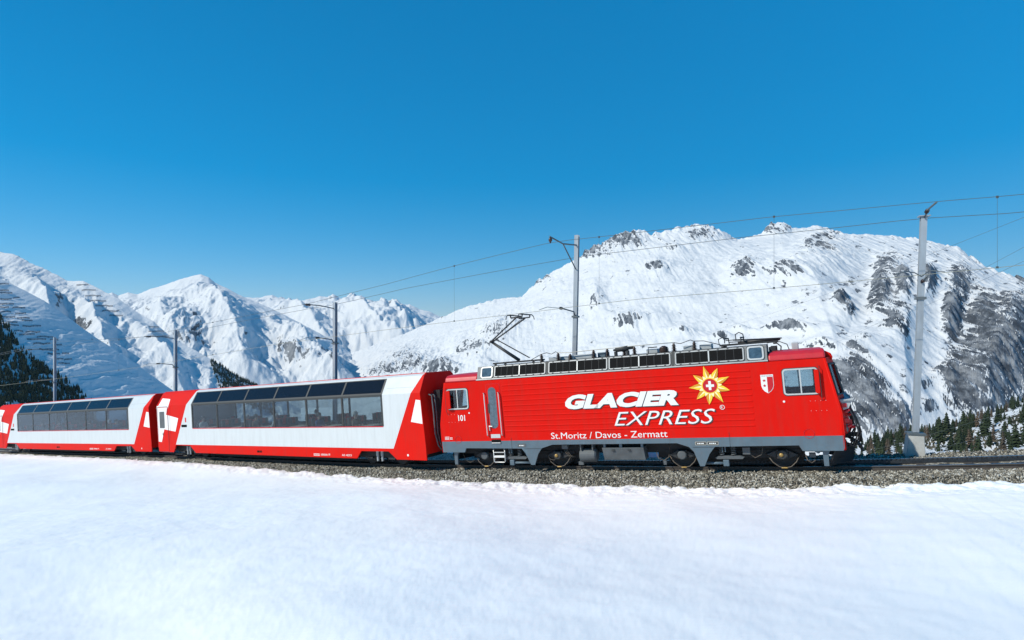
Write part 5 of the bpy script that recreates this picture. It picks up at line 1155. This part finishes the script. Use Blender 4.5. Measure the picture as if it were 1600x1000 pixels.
MASTS = [(116.52, 1.75, 7.69, 'short', 'tall galvanised mast on a concrete block ahead of the locomotive', 0.032),
         (104.05, 3.1, 9.38, 'long', 'galvanised mast with forked bracket arm behind the locomotive roof', 0.020),
         (90.3, 2.0, 8.05, 'low', 'galvanised mast behind the nearer coach, left of the pantograph', 0.0),
         (73.6, 2.0, 8.25, 'low', 'galvanised mast rising at the gap between the two coaches', -0.004),
         (54.7, 2.0, 9.43, 'low', 'galvanised mast behind the coach at the left edge, against the dark forest', -0.004)]
for s, d, h, kind, lab, lean in MASTS:
    t = line_dir(s); T = Vector((t.x, t.y, 0)).normalized(); S = Vector((-T.y, T.x, 0)); p = line(s, d)
    root = empty('catenary_mast', lab, 'mast', 'masts carrying the overhead line', mat=Matrix(((T.x, S.x, 0, p.x), (T.y, S.y, 0, p.y), (0, 0, 1, p.z), (0, 0, 0, 1))))
    z0 = .62 if kind == 'short' else -0.3
    sh = lambda z: lean*(z-z0)
    fl, dp = (.092, .09) if kind != 'short' else (.088, .085)
    def hbeam(z1):
        mb = MB()
        for y0, y1, x0, x1 in ((-dp, -dp+.022, -fl, fl), (dp-.022, dp, -fl, fl), (-dp+.022, dp-.022, -.012, .012)):
            b = MB().box(x0, x1, y0, y1, z0, z1); mb.add([(x+sh(z), y, z) for x, y, z in b.v], b.f)
        return mb
    hbeam(h).build('post', M['galv'], root)
    MB().box(-.15, .15, -.17, .17, -.40, -.3) if False else None
    if kind == 'short':
        blk = MB().add([(-.36,-.27,-.55),(.25,-.27,-.55),(.25,.27,-.55),(-.36,.27,-.55),(-.22,-.23,.56),(.20,-.23,.56),(.20,.23,.56),(-.22,.23,.56)], [(0,3,2,1),(4,5,6,7),(0,1,5,4),(1,2,6,5),(2,3,7,6),(3,0,4,7)]).build('foundation_block', M['concrete'], root, bevel=0.02)
        blk.location = (0.0, 0, -.02)
        MB().box(-.25, .25, -.25, .25, .54, .60).build('base_plate', M['galv_dark'], root)
        MB().box(-.15+sh(h), .17+sh(h), -.14, .14, h, h+.03).build('cap_plate', M['galv'], root)
        ay, az_ = -d, cw(s)
        arm = MB().tube([(sh(5.2), -.1, cw(s)-.12), (sh(5.2)-.05, -d*.55, cw(s)+.0)], .03, 8).build('registration_arm', M['galv_dark'], root, smooth=True)
        MB().tube([(-.05, -d*.55, cw(s)), (-.25, -d*.6, cw(s)+.12), (-.55, -d*.75, cw(s)+.15), (-.9, -d, cw(s)+.02)], .016, 6).tube([(-.05, -d*.55, cw(s)), (.1, -d*.7, cw(s)+.16), (.35, -d, cw(s)+.05)], .016, 6).build('steady_arm', M['galv_dark'], arm, smooth=True)
        MB().lathe((sh(5.2)-.02, -.28, cw(s)-.10), (-.02, -1, .1), [(0, .03), (.03, .06), (.06, .03), (.09, .06), (.12, .03), (.15, .06), (.18, .03)], 12).build('insulator', M['insulator'], arm, smooth=True)
        a2 = MB().tube([(sh(h), -.12, h-.05), (sh(h)-.05, -.75, h+.10), (sh(h)-.08, -d, mw_(s)-.02)], .028, 8).build('bracket_arm', M['galv_dark'], root, smooth=True)
        MB().lathe((sh(h)-.04, -.5, h+.05), (-.05, -1, .2), [(0, .03), (.03, .065), (.07, .03), (.10, .065), (.14, .03), (.17, .06), (.2, .03)], 12).build('insulator', M['insulator'], a2, smooth=True)
        MB().box(-.14+sh(4.9), .14+sh(4.9), -.14, .14, 4.98, 5.06).build('clamp_band', M['galv_dark'], root)
    else:
        hi_ = mw_(s); xx = sh(hi_)
        if kind == 'long':
            arm = MB().tube([(xx, .1, h-.42), (xx, -d*.55, h-.62), (xx, -d-.05, h-.55)], .032, 8).tube([(xx, -d*.55, h-.62), (xx, -.12, h-1.5)], .026, 8).build('bracket_arm', M['galv_dark'], root, smooth=True)
            MB().lathe((xx, -d, h-.57), (0, 0, -1), [(0, .02), (.03, .05), (.06, .07), (.14, .07), (.17, .04), (max(.19, h-.57-hi_), .02)], 12).build('insulator', M['insulator'], arm, smooth=True)
        else:
            zt = min(hi_, h-.1)
            arm = MB().tube([(xx, -.1, zt-.12), (xx, -d*.5, zt+.0), (xx, -d, zt+.02)], .026, 8).build('bracket_arm', M['galv_dark'], root, smooth=True)
            MB().lathe((xx, -d*.8, zt), (0, -1, .03), [(0, .03), (.04, .07), (.09, .035), (.14, .07), (.19, .035), (.24, .07), (.30, .03)], 12).build('insulator', M['insulator'], arm, smooth=True)
        hc = cw(s)
        a2 = MB().tube([(sh(hc), -.1, hc-.12), (sh(hc), -.22, hc+.05), (sh(hc)-.05, -d*.5, hc+.14)], .028, 8).build('registration_arm', M['galv_dark'], root, smooth=True)
        MB().lathe((sh(hc)-.05, -d*.5, hc+.14), (-.05, -1, 0), [(0, .03), (.03, .06), (.06, .035), (.10, .06), (.14, .035), (.18, .06), (.24, .02)], 12).build('insulator', M['insulator'], a2, smooth=True)
        MB().tube([(sh(hc)-.05, -d*.5-.2, hc+.14), (-.15, -d*.85, hc+.15), (-.3, -d, hc+.02)], .012, 6).build('steady_arm', M['wire_contact'], a2)
        MB().box(-.14+sh(hc), .14+sh(hc), -.13, .13, hc-.2, hc-.12).build('clamp_band', M['galv_dark'], root)
# valley power lines at right
def far_wire(a, b, r, lab):
    A = Vector(ray_xyz(*a)); B = Vector(ray_xyz(*b)); pts = [A + (B-A)*k/20 - Vector((0, 0, (A-B).length*0.006*math.sin(math.pi*k/20))) for k in range(21)]
    wire_obj('power_line', lab, pts, r, M['wire'], 4)
far_wire((1720, 292, 90), (1130, 512, 420), 0.035, 'steepest of three thin power lines crossing the mountain at right')
far_wire((1720, 322, 90), (1270, 548, 420), 0.035, 'middle of three thin power lines crossing the mountain at right')
far_wire((1720, 352, 90), (1340, 515, 380), 0.035, 'lowest thin power line crossing the mountain right of the mast')
far_wire((1720, 598, 150), (1330, 712, 260), 0.035, 'upper thin cable in front of the wooded slope at right')
far_wire((1720, 632, 150), (1350, 728, 260), 0.035, 'lower thin cable in front of the wooded slope at right')

# ---------------------------------------------------------------- mountain air
hm_, hnt, hb_, hout = new_mat('mountain_air'); hnt.nodes.remove(hb_)
pv = nd(hnt, 'ShaderNodeVolumePrincipled'); pv.inputs['Color'].default_value = (0.55, 0.75, 1.0, 1); pv.inputs['Density'].default_value = 2.2e-5; pv.inputs['Anisotropy'].default_value = 0.0
hnt.links.new(pv.outputs['Volume'], hout.inputs['Volume'])
tag(MB().box(-14500, 14500, -3500, 16500, -335, 900).build('haze', hm_), kind='stuff')
